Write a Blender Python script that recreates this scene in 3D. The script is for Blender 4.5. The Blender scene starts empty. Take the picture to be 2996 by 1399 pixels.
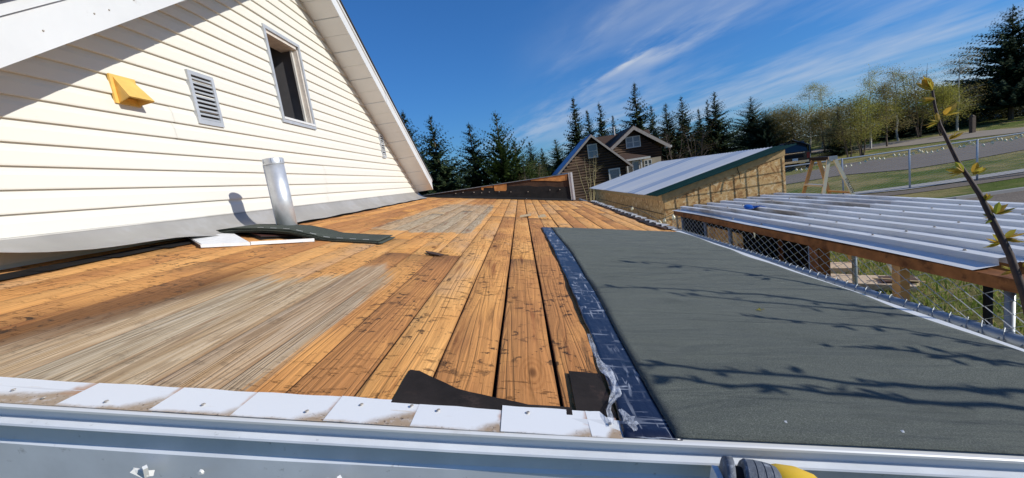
import bpy, math, random
import numpy as np
from mathutils import Vector, Matrix, noise as mnoise
random.seed(7)
sc = bpy.context.scene
COL = sc.collection
EYE = 2.55            # eye height above the yard
S = 2.125             # distance from the eye to the cream siding
# ------------------------------------------------------------------ camera
FPX, PITCH, ROLL, YAW = 1206.24, 0.13782, -0.14936, -0.041785
PW, PH = 2996.0, 1399.0
_fw = Vector((math.sin(YAW)*math.cos(PITCH), math.cos(YAW)*math.cos(PITCH), -math.sin(PITCH)))
_r0 = Vector((math.cos(YAW), -math.sin(YAW), 0)); _u0 = _r0.cross(_fw)
_rt = math.cos(ROLL)*_r0 + math.sin(ROLL)*_u0
_up = -math.sin(ROLL)*_r0 + math.cos(ROLL)*_u0
cam = bpy.data.cameras.new("camera"); camo = bpy.data.objects.new("camera", cam); COL.objects.link(camo)
cam.sensor_fit = 'HORIZONTAL'; cam.sensor_width = 36.0; cam.lens = 36.0*FPX/PW
cam.clip_start = 0.05; cam.clip_end = 3000
m = Matrix.Identity(4)
for i in range(3):
    m[i][0] = _rt[i]; m[i][1] = _up[i]; m[i][2] = -_fw[i]
m[2][3] = EYE
camo.matrix_world = m
sc.camera = camo
# ------------------------------------------------------------------ sun + sky
SUN = Vector((1.0, -0.28, 0.53)).normalized()
sl = bpy.data.lights.new("sun", 'SUN'); sl.energy = 4.3; sl.angle = math.radians(0.45); sl.color = (1.0, 0.965, 0.88)
so = bpy.data.objects.new("sun", sl); COL.objects.link(so)
so.rotation_euler = SUN.to_track_quat('Z', 'Y').to_euler()
world = bpy.data.worlds.new("World"); sc.world = world; world.use_nodes = True
wt = world.node_tree; wt.nodes.clear()
def wn(t, **k):
    n = wt.nodes.new(t)
    for a, b in k.items(): setattr(n, a, b)
    return n
def wl(a, b): wt.links.new(a, b)
sky = wn('ShaderNodeTexSky', sky_type='NISHITA'); sky.sun_disc = False
sky.sun_elevation = math.asin(SUN.z); sky.sun_rotation = math.atan2(SUN.x, SUN.y)
sky.altitude = 900; sky.air_density = 1.0; sky.dust_density = 0.05; sky.ozone_density = 5.0
hs = wn('ShaderNodeHueSaturation'); hs.inputs['Saturation'].default_value = 1.04; hs.inputs['Value'].default_value = 1.32
tint = wn('ShaderNodeMixRGB', blend_type='MULTIPLY'); tint.inputs[0].default_value = 1; tint.inputs[2].default_value = (.66, 1.0, 1.32, 1)
wl(sky.outputs[0], tint.inputs[1]); wl(tint.outputs[0], hs.inputs['Color'])
# the bright band above the horizon rolls off softly, the same all round
den = wn('ShaderNodeMixRGB', blend_type='ADD'); den.inputs[0].default_value = 1; den.inputs[2].default_value = (1, 1, 1, 1)
dsc = wn('ShaderNodeMixRGB', blend_type='MULTIPLY'); dsc.inputs[0].default_value = 1; dsc.inputs[2].default_value = (.13, .13, .13, 1)
dv = wn('ShaderNodeMixRGB', blend_type='DIVIDE'); dv.inputs[0].default_value = 1
bwn = wn('ShaderNodeRGBToBW'); wl(hs.outputs[0], bwn.inputs[0]); wl(bwn.outputs[0], dsc.inputs[1]); wl(dsc.outputs[0], den.inputs[1]); wl(hs.outputs[0], dv.inputs[1]); wl(den.outputs[0], dv.inputs[2])
# thin cirrus streaks on a high flat layer, running roughly along +Y
tc = wn('ShaderNodeTexCoord'); sx = wn('ShaderNodeSeparateXYZ'); wl(tc.outputs['Generated'], sx.inputs[0])
def wm(op, a, b=None, clamp=False):
    n = wn('ShaderNodeMath', operation=op, use_clamp=clamp)
    for i, q in enumerate((a, b)):
        if q is None: continue
        if isinstance(q, (int, float)): n.inputs[i].default_value = q
        else: wl(q, n.inputs[i])
    return n.outputs[0]
zc = wm('ADD', wm('MAXIMUM', sx.outputs['Z'], 0.03), 0.09)
u0 = wm('DIVIDE', sx.outputs['X'], zc); v0 = wm('DIVIDE', sx.outputs['Y'], zc)
u = wm('ADD', wm('MULTIPLY', u0, .91), wm('MULTIPLY', v0, .41)); v = wm('SUBTRACT', wm('MULTIPLY', v0, .91), wm('MULTIPLY', u0, .41))
cx = wn('ShaderNodeCombineXYZ'); wl(wm('ADD', wm('MULTIPLY', u, 0.62), wm('MULTIPLY', v, 0.04)), cx.inputs[0]); wl(wm('MULTIPLY', v, 0.24), cx.inputs[1])
n1 = wn('ShaderNodeTexNoise'); n1.inputs['Scale'].default_value = 1.25; n1.inputs['Detail'].default_value = 5; n1.inputs['Roughness'].default_value = 0.55; n1.inputs['Distortion'].default_value = 0.5
wl(cx.outputs[0], n1.inputs['Vector'])
cx2 = wn('ShaderNodeCombineXYZ'); wl(wm('MULTIPLY', u, 2.4), cx2.inputs[0]); wl(wm('MULTIPLY', v, 0.8), cx2.inputs[1])
n2 = wn('ShaderNodeTexNoise'); n2.inputs['Scale'].default_value = 1.6; n2.inputs['Detail'].default_value = 6; n2.inputs['Roughness'].default_value = 0.6
wl(cx2.outputs[0], n2.inputs['Vector'])
def wsm(x, lo, hi):
    n = wn('ShaderNodeMapRange', interpolation_type='SMOOTHSTEP'); n.inputs['From Min'].default_value = lo; n.inputs['From Max'].default_value = hi
    wl(x, n.inputs['Value']); return n.outputs[0]
cov = wm('ADD', wsm(n1.outputs[0], 0.38, 0.74), wm('MULTIPLY', wm('SUBTRACT', n2.outputs[0], 0.5), 0.55), True)
side = wsm(u0, -0.15, 1.7)
cov = wm('MULTIPLY', wm('MULTIPLY', cov, side), 0.70, True)
def wisp(px, py, a, b, amp):
    r = (_rt*((px*PW/2576-PW/2)/FPX)+_up*((PH/2-py*PW/2576)/FPX)+_fw).normalized(); zz = max(r.z, .03)+.09
    uu, vv = r.x/zz, r.y/zz; uc, vc = uu*.91+vv*.41, vv*.91-uu*.41
    du = wm('DIVIDE', wm('SUBTRACT', wm('ADD', u, wm('MULTIPLY', wm('SUBTRACT', n2.outputs[0], .5), .5)), uc), a); dv_ = wm('DIVIDE', wm('SUBTRACT', wm('ADD', v, wm('MULTIPLY', wm('SUBTRACT', n1.outputs[0], .5), 1.2)), vc), b)
    g = wm('POWER', 2.718, wm('MULTIPLY', wm('ADD', wm('MULTIPLY', du, du), wm('MULTIPLY', dv_, dv_)), -1.))
    return wm('MULTIPLY', wm('MULTIPLY', g, wsm(n2.outputs[0], .30, .68)), amp)
for w_ in [(1600, 150, .10, .34, .85), (1650, 112, .07, .3, .4), (1725, 115, .09, .32, .5), (1540, 75, .16, .6, .2), (1380, 312, .35, 1.6, .5), (1500, 340, .3, 1.5, .45)]: cov = wm('ADD', cov, wisp(*w_), True)
mixc = wn('ShaderNodeMixRGB'); wl(cov, mixc.inputs[0]); wl(dv.outputs[0], mixc.inputs[1]); mixc.inputs[2].default_value = (5.6, 6.2, 7.2, 1)
bg = wn('ShaderNodeBackground'); bg.inputs['Strength'].default_value = 0.10; wl(mixc.outputs[0], bg.inputs['Color'])
wo = wn('ShaderNodeOutputWorld'); wl(bg.outputs[0], wo.inputs[0])
sc.view_settings.view_transform = 'Standard'; sc.view_settings.look = 'None'
sc.view_settings.exposure = 0.0; sc.view_settings.gamma = 1.0; sc.view_settings.use_curve_mapping = False
sc.render.resolution_x = 1024; sc.render.resolution_y = 478
# ------------------------------------------------------------------ pixel -> ray helpers (a pixel gives a direction only)
def ray(px, py):
    return _rt*((px-PW/2)/FPX) + _up*((PH/2-py)/FPX) + _fw
def D(x, y): return (x*PW/2576.0, y*PW/2576.0)
def at_x(q, x): r = ray(*q); t = x/r.x; return Vector((x, r.y*t, EYE+r.z*t))
def at_y(q, y): r = ray(*q); t = y/r.y; return Vector((r.x*t, y, EYE+r.z*t))
def itp(x, t): return float(np.interp(x, [a for a, b in t], [b for a, b in t]))
def deckz(x, y):
    k = y/S
    c = itp(k, [(.3, -.2255), (4.2, -.2)])*S
    a = itp(k, [(1, .2), (1.9, .185), (4.2, .172)]); b = itp(k, [(.36, .19), (2, .185), (4.2, .175)])
    return EYE + c - (a+(b-a)*min(1, max(0, (x+.3)/.6)))*x
def gz(x, y):
    t = .75*x+.66*y-22
    r = max(0, t)*.05
    if t < 4: r = .05*max(0, t+4)**2/16 if t > -4 else 0
    return 2.3*(1-math.exp(-r/2.3*1.25)) if r > 0 else 0.0
def bisect(q, fz, lo, hi):
    r = ray(*q)
    for i in range(50):
        md = (lo+hi)/2
        if EYE+md*r.z > fz(md*r.x, md*r.y): lo = md
        else: hi = md
    return Vector((r.x*lo, r.y*lo, EYE+r.z*lo))
def at_deck(q): return bisect(q, deckz, .3, 14)
def at_ground(q): return bisect(q, gz, 2, 130)
# ------------------------------------------------------------------ scene-graph helpers
ORG = {}
def put(o, label=None, cat=None, group=None, kind=None):
    if label: o['label'] = label
    if cat: o['category'] = cat
    if group: o['group'] = group
    if kind: o['kind'] = kind
    return o
def thing(name, loc, label, cat, group=None):
    o = bpy.data.objects.new(name, None); COL.objects.link(o); o.location = loc; o.empty_display_size = .1
    ORG[o] = Vector(loc); return put(o, label, cat, group)
class MB:
    def __init__(s): s.v = []; s.f = []
    def add(s, vs, fs):
        b = len(s.v); s.v += [tuple(p) for p in vs]; s.f += [tuple(i+b for i in f) for f in fs]; return s
    def box(s, x0, x1, y0, y1, z0, z1):
        return s.add([(x0,y0,z0),(x1,y0,z0),(x1,y1,z0),(x0,y1,z0),(x0,y0,z1),(x1,y0,z1),(x1,y1,z1),(x0,y1,z1)],
            [(0,3,2,1),(4,5,6,7),(0,1,5,4),(1,2,6,5),(2,3,7,6),(3,0,4,7)])
    def bar(s, a, b, w, h, up=(0,0,1)):
        a = Vector(a); b = Vector(b); d = (b-a).normalized(); u = Vector(up); sd = d.cross(u)
        if sd.length < 1e-5: sd = d.cross(Vector((0,1,0)))
        sd.normalize(); u = sd.cross(d); vs = []
        for p in (a, b):
            for i, j in ((-1,-1),(1,-1),(1,1),(-1,1)): vs.append(p+sd*(i*w/2)+u*(j*h/2))
        return s.add(vs, [(0,1,2,3),(7,6,5,4),(0,4,5,1),(1,5,6,2),(2,6,7,3),(3,7,4,0)])
    def prism(s, pts, off):
        n = len(pts); off = Vector(off); P = [Vector(p) for p in pts]
        s.add(P+[p+off for p in P], [tuple(range(n))[::-1], tuple(range(n, 2*n))]+[(i, (i+1) % n, (i+1) % n+n, i+n) for i in range(n)]); return s
    def tube(s, pts, rad, n=8, cap=True):
        P = [Vector(p) for p in pts]; rr = rad if isinstance(rad, (list, tuple)) else [rad]*len(P); vs = []; fs = []
        for i, p in enumerate(P):
            d = (P[min(i+1, len(P)-1)]-P[max(i-1, 0)]).normalized()
            a = d.cross(Vector((0,0,1)))
            if a.length < .05: a = d.cross(Vector((0,1,0)))
            a.normalize(); b = d.cross(a)
            for k in range(n):
                t = 2*math.pi*k/n; vs.append(p+a*(rr[i]*math.cos(t))+b*(rr[i]*math.sin(t)))
        for i in range(len(P)-1):
            for k in range(n): fs.append((i*n+k, i*n+(k+1) % n, (i+1)*n+(k+1) % n, (i+1)*n+k))
        if cap: fs.append(tuple(range(n))[::-1]); fs.append(tuple(range((len(P)-1)*n, len(P)*n)))
        return s.add(vs, fs)
    def grid(s, fn, nu, nv):
        vs = [fn(i/nu, j/nv) for i in range(nu+1) for j in range(nv+1)]; k = nv+1
        return s.add(vs, [(i*k+j, (i+1)*k+j, (i+1)*k+j+1, i*k+j+1) for i in range(nu) for j in range(nv)])
    def shell(s, fn, nu, nv, th):
        k = nv+1; n0 = (nu+1)*k
        top = [Vector(fn(i/nu, j/nv)) for i in range(nu+1) for j in range(nv+1)]
        bot = [p-Vector((0,0,th)) for p in top]
        fs = [(i*k+j, (i+1)*k+j, (i+1)*k+j+1, i*k+j+1) for i in range(nu) for j in range(nv)]
        fs += [tuple(n0+a for a in f[::-1]) for f in fs]
        loop = [i*k for i in range(nu)]+[nu*k+j for j in range(nv)]+[i*k+nv for i in range(nu, 0, -1)]+[j for j in range(nv, 0, -1)]
        L = len(loop); fs += [(loop[i], n0+loop[i], n0+loop[(i+1) % L], loop[(i+1) % L]) for i in range(L)]
        return s.add(top+bot, fs)
    def mesh(s, name, mat, smooth=False, org=Vector((0,0,0))):
        me = bpy.data.meshes.new(name); me.from_pydata([(p[0]-org[0], p[1]-org[1], p[2]-org[2]) for p in s.v], [], s.f); me.validate(); me.update()
        if mat: me.materials.append(mat)
        if smooth: me.polygons.foreach_set('use_smooth', [True]*len(me.polygons))
        return me
    def build(s, name, mat, parent=None, smooth=False):
        if parent is not None: org = ORG[parent]
        else:
            a = np.array(s.v); org = Vector(((a[:,0].min()+a[:,0].max())/2, (a[:,1].min()+a[:,1].max())/2, a[:,2].min()))
        o = bpy.data.objects.new(name, s.mesh(name, mat, smooth, org)); COL.objects.link(o); ORG[o] = Vector(org)
        if parent is not None: o.parent = parent
        else: o.location = org
        return o
def place(name, me, loc, parent, rot=(0,0,0), scale=(1,1,1)):
    o = bpy.data.objects.new(name, me); COL.objects.link(o); o.rotation_euler = rot; o.scale = scale
    if parent is not None: o.parent = parent; o.location = Vector(loc)-ORG[parent]
    else: o.location = loc
    ORG[o] = Vector(loc); return o
# ------------------------------------------------------------------ materials
class Mat:
    def __init__(s, name):
        s.m = bpy.data.materials.new(name); s.m.use_nodes = True; s.t = s.m.node_tree; s.t.nodes.clear()
        s.o = s.n('ShaderNodeOutputMaterial'); s.b = s.n('ShaderNodeBsdfPrincipled'); s.l(s.b.outputs[0], s.o.inputs[0])
    def n(s, t, **k):
        q = s.t.nodes.new(t)
        for a, b in k.items(): setattr(q, a, b)
        return q
    def l(s, a, b): s.t.links.new(a, b)
    def set(s, i, v):
        if isinstance(v, (int, float)): i.default_value = v
        elif isinstance(v, (tuple, list)): i.default_value = tuple(v)+((1,) if len(v) == 3 and i.type == 'RGBA' else ())
        else: s.l(v, i)
    def pos(s): return s.n('ShaderNodeNewGeometry').outputs['Position']
    def gen(s): return s.n('ShaderNodeTexCoord').outputs['Generated']
    def rnd(s): return s.n('ShaderNodeObjectInfo').outputs['Random']
    def island(s): return s.n('ShaderNodeNewGeometry').outputs['Random Per Island']
    def sep(s, v):
        q = s.n('ShaderNodeSeparateXYZ'); s.l(v, q.inputs[0]); return q.outputs
    def comb(s, x, y, z):
        q = s.n('ShaderNodeCombineXYZ')
        for i, a in enumerate((x, y, z)): s.set(q.inputs[i], a)
        return q.outputs[0]
    def map(s, v, sc_=(1,1,1), rot=(0,0,0)):
        q = s.n('ShaderNodeMapping'); s.l(v, q.inputs[0]); q.inputs['Scale'].default_value = sc_; q.inputs['Rotation'].default_value = rot; return q.outputs[0]
    def noise(s, v, scale=5, detail=4, rough=.5, dist=0, col=False):
        q = s.n('ShaderNodeTexNoise'); s.l(v, q.inputs['Vector']); q.inputs['Scale'].default_value = scale; q.inputs['Detail'].default_value = detail
        q.inputs['Roughness'].default_value = rough; q.inputs['Distortion'].default_value = dist; return q.outputs[1 if col else 0]
    def vor(s, v, scale, out=1, rand=1.0, feat='F1'):
        q = s.n('ShaderNodeTexVoronoi', feature=feat); s.l(v, q.inputs['Vector']); q.inputs['Scale'].default_value = scale; q.inputs['Randomness'].default_value = rand; return q.outputs[out]
    def math(s, op, a, b=0., c=None, clamp=False):
        q = s.n('ShaderNodeMath', operation=op, use_clamp=clamp); s.set(q.inputs[0], a); s.set(q.inputs[1], b)
        if c is not None: s.set(q.inputs[2], c)
        return q.outputs[0]
    def ss(s, x, lo, hi, a=0., b=1.):
        q = s.n('ShaderNodeMapRange', interpolation_type='SMOOTHSTEP'); s.set(q.inputs['Value'], x); q.inputs['From Min'].default_value = lo; q.inputs['From Max'].default_value = hi
        q.inputs['To Min'].default_value = a; q.inputs['To Max'].default_value = b; return q.outputs[0]
    def mix(s, f, a, b, mode='MIX'):
        q = s.n('ShaderNodeMixRGB', blend_type=mode); s.set(q.inputs[0], f); s.set(q.inputs[1], a); s.set(q.inputs[2], b); return q.outputs[0]
    def ramp(s, f, st):
        q = s.n('ShaderNodeValToRGB'); s.l(f, q.inputs[0]); e = q.color_ramp.elements
        while len(e) < len(st): e.new(.5)
        for i, (p, c) in enumerate(st): e[i].position = p; e[i].color = tuple(c)+(1,)
        return q.outputs[0]
    def bump(s, h, st=.3, d=.01):
        q = s.n('ShaderNodeBump'); s.l(h, q.inputs['Height']); q.inputs['Strength'].default_value = st; q.inputs['Distance'].default_value = d; s.l(q.outputs[0], s.b.inputs['Normal'])
    def fin(s, col, rough=.7, metal=0., spec=None):
        s.set(s.b.inputs['Base Color'], col); s.set(s.b.inputs['Roughness'], rough); s.set(s.b.inputs['Metallic'], metal)
        if spec is not None: s.b.inputs['Specular IOR Level'].default_value = spec
        return s.m
def plain(name, c, rough=.6, metal=0., var=.12, scale=9., bump=0., spec=None, dirt=None):
    q = Mat(name); p = q.pos(); n = q.noise(p, scale, 5, .6)
    a = tuple(max(0, x*(1-var)) for x in c); b = tuple(min(1, x*(1+var)) for x in c)
    col = q.ramp(n, [(.3, a), (.7, b)])
    if dirt:
        col = q.mix(q.ss(q.noise(p, dirt[1], 6, .65), dirt[2], dirt[2]+.12, 0, dirt[3]), col, dirt[0])
    if bump: q.bump(q.noise(p, scale*6, 4, .6), bump, .004)
    return q.fin(col, rough, metal, spec)
def make_deck_wood():
    q = Mat('deck_wood'); P = q.pos(); X, Y, Z = q.sep(P); r = q.rnd(); rz = q.math('MULTIPLY', r, 61.)
    w = q.noise(q.comb(q.math('MULTIPLY', X, 6.5), q.math('MULTIPLY', Y, .30), rz), 1.25, 2, .5, .2)
    rings = q.math('SINE', q.math('MULTIPLY', w, 120.))
    fine = q.noise(q.comb(q.math('MULTIPLY', X, 110.), q.math('MULTIPLY', Y, 3.), rz), 1., 5, .6)
    tone = q.noise(q.comb(q.math('MULTIPLY', X, 3.), q.math('MULTIPLY', Y, 1.1), rz), 1.6, 4, .55)
    org = q.ramp(q.math('ADD', q.math('MULTIPLY', tone, .8), q.math('MULTIPLY', q.math('SUBTRACT', r, .5), .46)),
        [(.18, (.50, .22, .075)), (.36, (.73, .345, .105)), (.52, (.80, .41, .135)), (.70, (.64, .37, .18))])
    g = q.math('ADD', q.math('MULTIPLY', q.ss(rings, -.2, 1.), .5), q.math('MULTIPLY', fine, .75))
    org = q.mix(q.ss(g, .55, 1.15, 0, .36), org, (.34, .14, .04))
    grey = q.ramp(fine, [(.28, (.28, .215, .14)), (.5, (.50, .415, .285)), (.75, (.62, .545, .42))])
    grey = q.mix(q.ss(g, .50, 1.1, 0, .62), grey, (.21, .14, .075))
    grey = q.mix(q.ss(q.noise(q.comb(q.math('MULTIPLY', X, 14.), q.math('MULTIPLY', Y, .7), rz), 1., 4, .6), .50, .68, 0, .6), grey, (.36, .25, .13))
    # where the old roofing leaked the boards weathered grey: two patches with ragged edges along the boards
    wob = q.noise(q.comb(q.math('MULTIPLY', X, 9.), q.math('MULTIPLY', Y, 1.3), rz), 1., 4, .6)
    wx = q.math('ADD', X, q.math('MULTIPLY', q.math('SUBTRACT', wob, .5), .07)); wy = q.math('ADD', q.math('ADD', Y, q.math('MULTIPLY', q.math('SUBTRACT', wob, .5), .7)), q.math('MULTIPLY', q.math('SUBTRACT', r, .5), .35))
    wy2 = q.math('ADD', Y, q.math('MULTIPLY', q.math('SUBTRACT', wob, .5), .35))
    wx2 = q.math('SUBTRACT', wx, q.math('MULTIPLY', q.math('SUBTRACT', Y, 1.3), .20))
    a1 = q.math('MULTIPLY', q.ss(wx2, -1.36, -1.20), q.ss(q.math('ADD', wx, q.math('MULTIPLY', Y, -.02)), -.74, -.58, 1, 0))
    a1 = q.math('MULTIPLY', a1, q.ss(wy, 1.55, 2.10, 1, 0))
    a2 = q.math('MULTIPLY', q.math('MULTIPLY', q.ss(wx, -1.38, -1.20), q.ss(wx, -.52, -.42, 1, 0)), q.math('MULTIPLY', q.ss(wy2, 3.2, 3.5), q.ss(wy2, 5.6, 8.0, 1, 0)))
    a3 = q.math('MULTIPLY', q.ss(q.noise(P, 1.7, 5, .6), .60, .72), .5)
    aa = q.math('MAXIMUM', q.math('MAXIMUM', a1, a2), a3, clamp=True)
    aa = q.ss(q.math('ADD', q.math('MULTIPLY', aa, 1.0), q.math('MULTIPLY', q.math('SUBTRACT', q.math('ADD', q.math('MULTIPLY', fine, .6), q.math('MULTIPLY', wob, .4)), .5), 1.1)), .30, .66, 0, .93)
    r3 = q.math('FRACT', q.math('MULTIPLY', r, 7.31))
    aa = q.math('MULTIPLY', aa, q.math('ADD', .74, q.math('MULTIPLY', r3, .26)))
    col = q.mix(aa, org, grey)
    # dark water stains beside the joints and the grey patches
    st = q.noise(q.comb(q.math('MULTIPLY', X, 16.), q.math('MULTIPLY', Y, 1.2), 3.), 1., 5, .65)
    edge = q.math('MULTIPLY', q.ss(wx2, -1.52, -1.32), q.ss(wx2, -1.27, -1.16, 1, 0)); edge = q.math('MULTIPLY', edge, q.ss(wy, 1.5, 2.1, 1, 0))
    stf = q.math('MAXIMUM', q.ss(st, .60, .74, 0, .72), q.math('MULTIPLY', edge, .8))
    col = q.mix(stf, col, (.15, .065, .024))
    kn = q.vor(q.comb(q.math('MULTIPLY', X, 4.3), q.math('MULTIPLY', Y, 1.55), q.math('MULTIPLY', r, 9.)), 1., 0)
    knr = q.math('SINE', q.math('MULTIPLY', kn, 150.))
    col = q.mix(q.math('MULTIPLY', q.ss(kn, .10, .22, 1, 0), q.ss(knr, -.6, .9, .15, .5)), col, (.30, .115, .032))
    col = q.mix(q.ss(kn, .045, .075, .8, 0), col, (.10, .038, .014))
    red = q.math('MULTIPLY', q.ss(q.noise(q.comb(q.math('MULTIPLY', X, 22.), q.math('MULTIPLY', Y, 1.6), 7.), 1., 4, .6), .56, .68), q.ss(q.noise(P, 1.4, 3), .44, .6))
    col = q.mix(q.math('MULTIPLY', red, .6), col, (.20, .055, .02))
    # tar paper residue: small black smears, and short torn-fibre marks across the boards
    rs = q.noise(P, 30., 4, .65); rl = q.noise(P, 3.2, 3, .5)
    res = q.math('MULTIPLY', q.ss(rs, .56, .62), q.ss(rl, .46, .60))
    fib = q.noise(q.comb(q.math('MULTIPLY', X, 13.), q.math('MULTIPLY', Y, 44.), 9.), 1.5, 4, .62)
    fb = q.math('MULTIPLY', q.ss(fib, .58, .645), q.ss(q.noise(P, 2.3, 3, .5), .36, .56))
    fb = q.math('MULTIPLY', fb, q.math('SUBTRACT', 1., q.math('MULTIPLY', a1, .75)))
    blot = q.ss(q.vor(q.comb(q.math('MULTIPLY', X, 5.5), q.math('MULTIPLY', Y, 4.), rz), 1., 0), .07, .13, 1, 0)
    blot = q.math('MULTIPLY', blot, q.ss(q.noise(P, 40, 3, .6), .42, .55))
    col = q.mix(q.math('MULTIPLY', fb, q.math('ADD', .25, q.math('MULTIPLY', r3, .6))), col, (.16, .065, .022))
    col = q.mix(q.math('MULTIPLY', q.math('MULTIPLY', q.math('MAXIMUM', res, blot), .85), q.math('SUBTRACT', 1., q.math('MULTIPLY', a1, .7))), col, (.030, .021, .015))
    GX = q.sep(q.gen())[0]; ed = q.math('ABSOLUTE', q.math('SUBTRACT', GX, .5))
    col = q.mix(q.math('MULTIPLY', q.ss(q.math('ADD', ed, q.math('MULTIPLY', q.math('SUBTRACT', fine, .5), .10)), .45, .49), .5), col, (.12, .055, .024))
    h = q.math('SUBTRACT', q.math('MULTIPLY', fine, .7), q.math('MULTIPLY', fb, .8))
    h = q.math('SUBTRACT', h, q.math('MULTIPLY', q.ss(rings, 0., 1.), .25))
    q.bump(h, .75, .006)
    return q.fin(col, .82, 0, .25)
def make_membrane():
    q = Mat('grey_membrane'); P = q.pos()
    g = q.noise(P, 420., 3, .7); b = q.noise(P, 1.3, 4, .5); s_ = q.noise(q.map(P, (1.2, 5., 1.)), 1.6, 4, .55)
    c = q.ramp(g, [(.30, (.064, .071, .060)), (.52, (.126, .139, .120)), (.72, (.26, .28, .245))])
    c = q.mix(q.ss(b, .3, .75, 0, .35), c, (.165, .178, .158)); c = q.mix(q.ss(s_, .45, .75, 0, .35), c, (.13, .142, .130))
    c = q.mix(q.ss(q.noise(P, 6., 5, .65), .56, .72, 0, .35), c, (.17, .18, .16)); c = q.mix(q.ss(q.noise(q.map(P, (1., 2.2, 1.), (0, 0, .5)), 1.5, 5, .7), .55, .7, 0, .5), c, (.070, .078, .068))
    hh = q.math('ADD', q.math('MULTIPLY', g, .12), q.math('MULTIPLY', q.noise(q.map(P, (1.3, 6.5, 1.), (0, 0, .18)), 1.5, 3, .5, .6), 1.6))
    q.bump(hh, 1., .04); return q.fin(c, .88, 0, .3)
def make_blue_film():
    q = Mat('blue_film'); P = q.pos()
    a = q.noise(q.map(P, (60., 7., 1.)), 1., 4, .6, .8); b = q.noise(q.map(P, (9., 60., 1.)), 1., 4, .6, .8)
    f = q.math('MAXIMUM', q.ss(a, .56, .64), q.ss(b, .57, .64)); f = q.math('MULTIPLY', f, q.ss(q.noise(P, 4., 3), .32, .55))
    c = q.mix(q.math('MULTIPLY', f, .75), (.010, .014, .036), (.40, .44, .52))
    q.bump(q.noise(q.map(P, (12., 5., 1.)), 1.5, 5, .6), .5, .008)
    return q.fin(c, q.math('ADD', .30, q.math('MULTIPLY', f, .4)), 0, .55)
def make_osb():
    q = Mat('osb_board'); P = q.pos(); mp = q.map(P, (1., 1., 1.), (.5, .4, .3))
    w = q.noise(mp, 5., 3, .6, 0, True); ad = q.n('ShaderNodeMixRGB', blend_type='ADD'); ad.inputs[0].default_value = .25; q.l(mp, ad.inputs[1]); q.l(w, ad.inputs[2])
    vc = q.vor(q.map(ad.outputs[0], (9., 9., 24.), (.6, .2, .9)), 1.4, 1); vc2 = q.vor(q.map(ad.outputs[0], (22., 22., 8.), (.1, .9, .3)), 1.2, 1)
    v_ = q.math('MULTIPLY', q.math('ADD', q.sep(vc)[0], q.sep(vc2)[0]), .5)
    c = q.ramp(v_, [(.15, (.42, .20, .065)), (.42, (.66, .385, .145)), (.66, (.75, .48, .20)), (.9, (.86, .64, .36))])
    c = q.mix(q.ss(q.noise(P, 9, 4, .7), .60, .70, 0, .6), c, (.34, .14, .05))
    return q.fin(c, .7)
def make_ribbed(name, base, dirt):
    q = Mat(name); P = q.pos(); X, Y, Z = q.sep(P)
    n = q.noise(q.comb(q.math('MULTIPLY', X, 7.), q.math('MULTIPLY', Y, .8), 0.), 1.4, 5, .65)
    c = q.mix(q.ss(n, .44, .66, 0, dirt), base, (.30, .24, .17)); c = q.mix(q.ss(q.noise(P, 3, 4), .3, .7, 0, .12), c, (.50, .52, .55))
    return q.fin(c, .5, 0., .3)
def make_grass(name, a=(.06, .11, .02), b=(.22, .25, .05), dry=(.40, .31, .14), k=.5):
    q = Mat(name); P = q.pos()
    n = q.noise(P, 1.1, 5, .6); f = q.noise(P, 26., 4, .65); d = q.noise(q.map(P, (.5, .9, 1.)), .55, 5, .62)
    c = q.ramp(f, [(.3, a), (.55, tuple((x+y)/2 for x, y in zip(a, b))), (.75, b)])
    c = q.mix(q.ss(n, .35, .7, 0, .5), c, (.10, .13, .025)); c = q.mix(q.ss(d, .5-k*.2, .72-k*.2, 0, .85), c, dry)
    q.bump(q.noise(P, 40., 4, .7), 1., .05); return q.fin(c, .95, 0, .1)
def make_leaf(name, cols, trans=.25, rough=.6):
    q = Mat(name); r = q.island(); c = q.ramp(r, [(i/(max(1, len(cols)-1)), x) for i, x in enumerate(cols)])
    q.fin(c, rough, 0, .25)
    t = q.n('ShaderNodeBsdfTranslucent'); q.l(c, t.inputs[0]); mx = q.n('ShaderNodeMixShader'); mx.inputs[0].default_value = trans
    q.l(q.b.outputs[0], mx.inputs[1]); q.l(t.outputs[0], mx.inputs[2]); q.l(mx.outputs[0], q.o.inputs[0]); return q.m
def make_drip():
    q = Mat('white_drip_edge'); P = q.pos(); G = q.sep(q.gen()); n = q.noise(P, 70., 5, .7); nl = q.noise(P, 9., 4, .6)
    # granule dirt collected in the low corner of each lap, rust and grime along the hem
    rnd_ = q.rnd()
    tri = q.math('ADD', q.math('SUBTRACT', q.math('SUBTRACT', G[0], q.math('MULTIPLY', rnd_, .30)), q.math('MULTIPLY', G[1], .75)), q.math('MULTIPLY', q.math('SUBTRACT', nl, .5), .55))
    f = q.math('MAXIMUM', q.ss(tri, .34, .62), q.ss(q.math('ADD', G[1], q.math('MULTIPLY', q.math('SUBTRACT', nl, .5), .5)), -.08, .10, 1, 0))
    c = q.mix(q.math('MULTIPLY', f, q.ss(n, .25, .55, .45, 1.)), (.78, .785, .785), (.40, .29, .19))
    c = q.mix(q.math('MULTIPLY', q.ss(q.noise(P, 150., 3, .6), .60, .68), f), c, (.12, .08, .05))
    ru = q.math('MULTIPLY', q.ss(q.math('ADD', G[0], q.math('MULTIPLY', q.math('SUBTRACT', nl, .5), .3)), .90, .98), q.ss(G[1], .35, .5))
    c = q.mix(q.math('MULTIPLY', ru, .75), c, (.42, .17, .045))
    c = q.mix(q.ss(q.noise(q.map(P, (4, 30, 1)), 3, 5, .6), .66, .72, 0, .35), c, (.55, .40, .24))
    return q.fin(c, .42, 0, .4)
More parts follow.
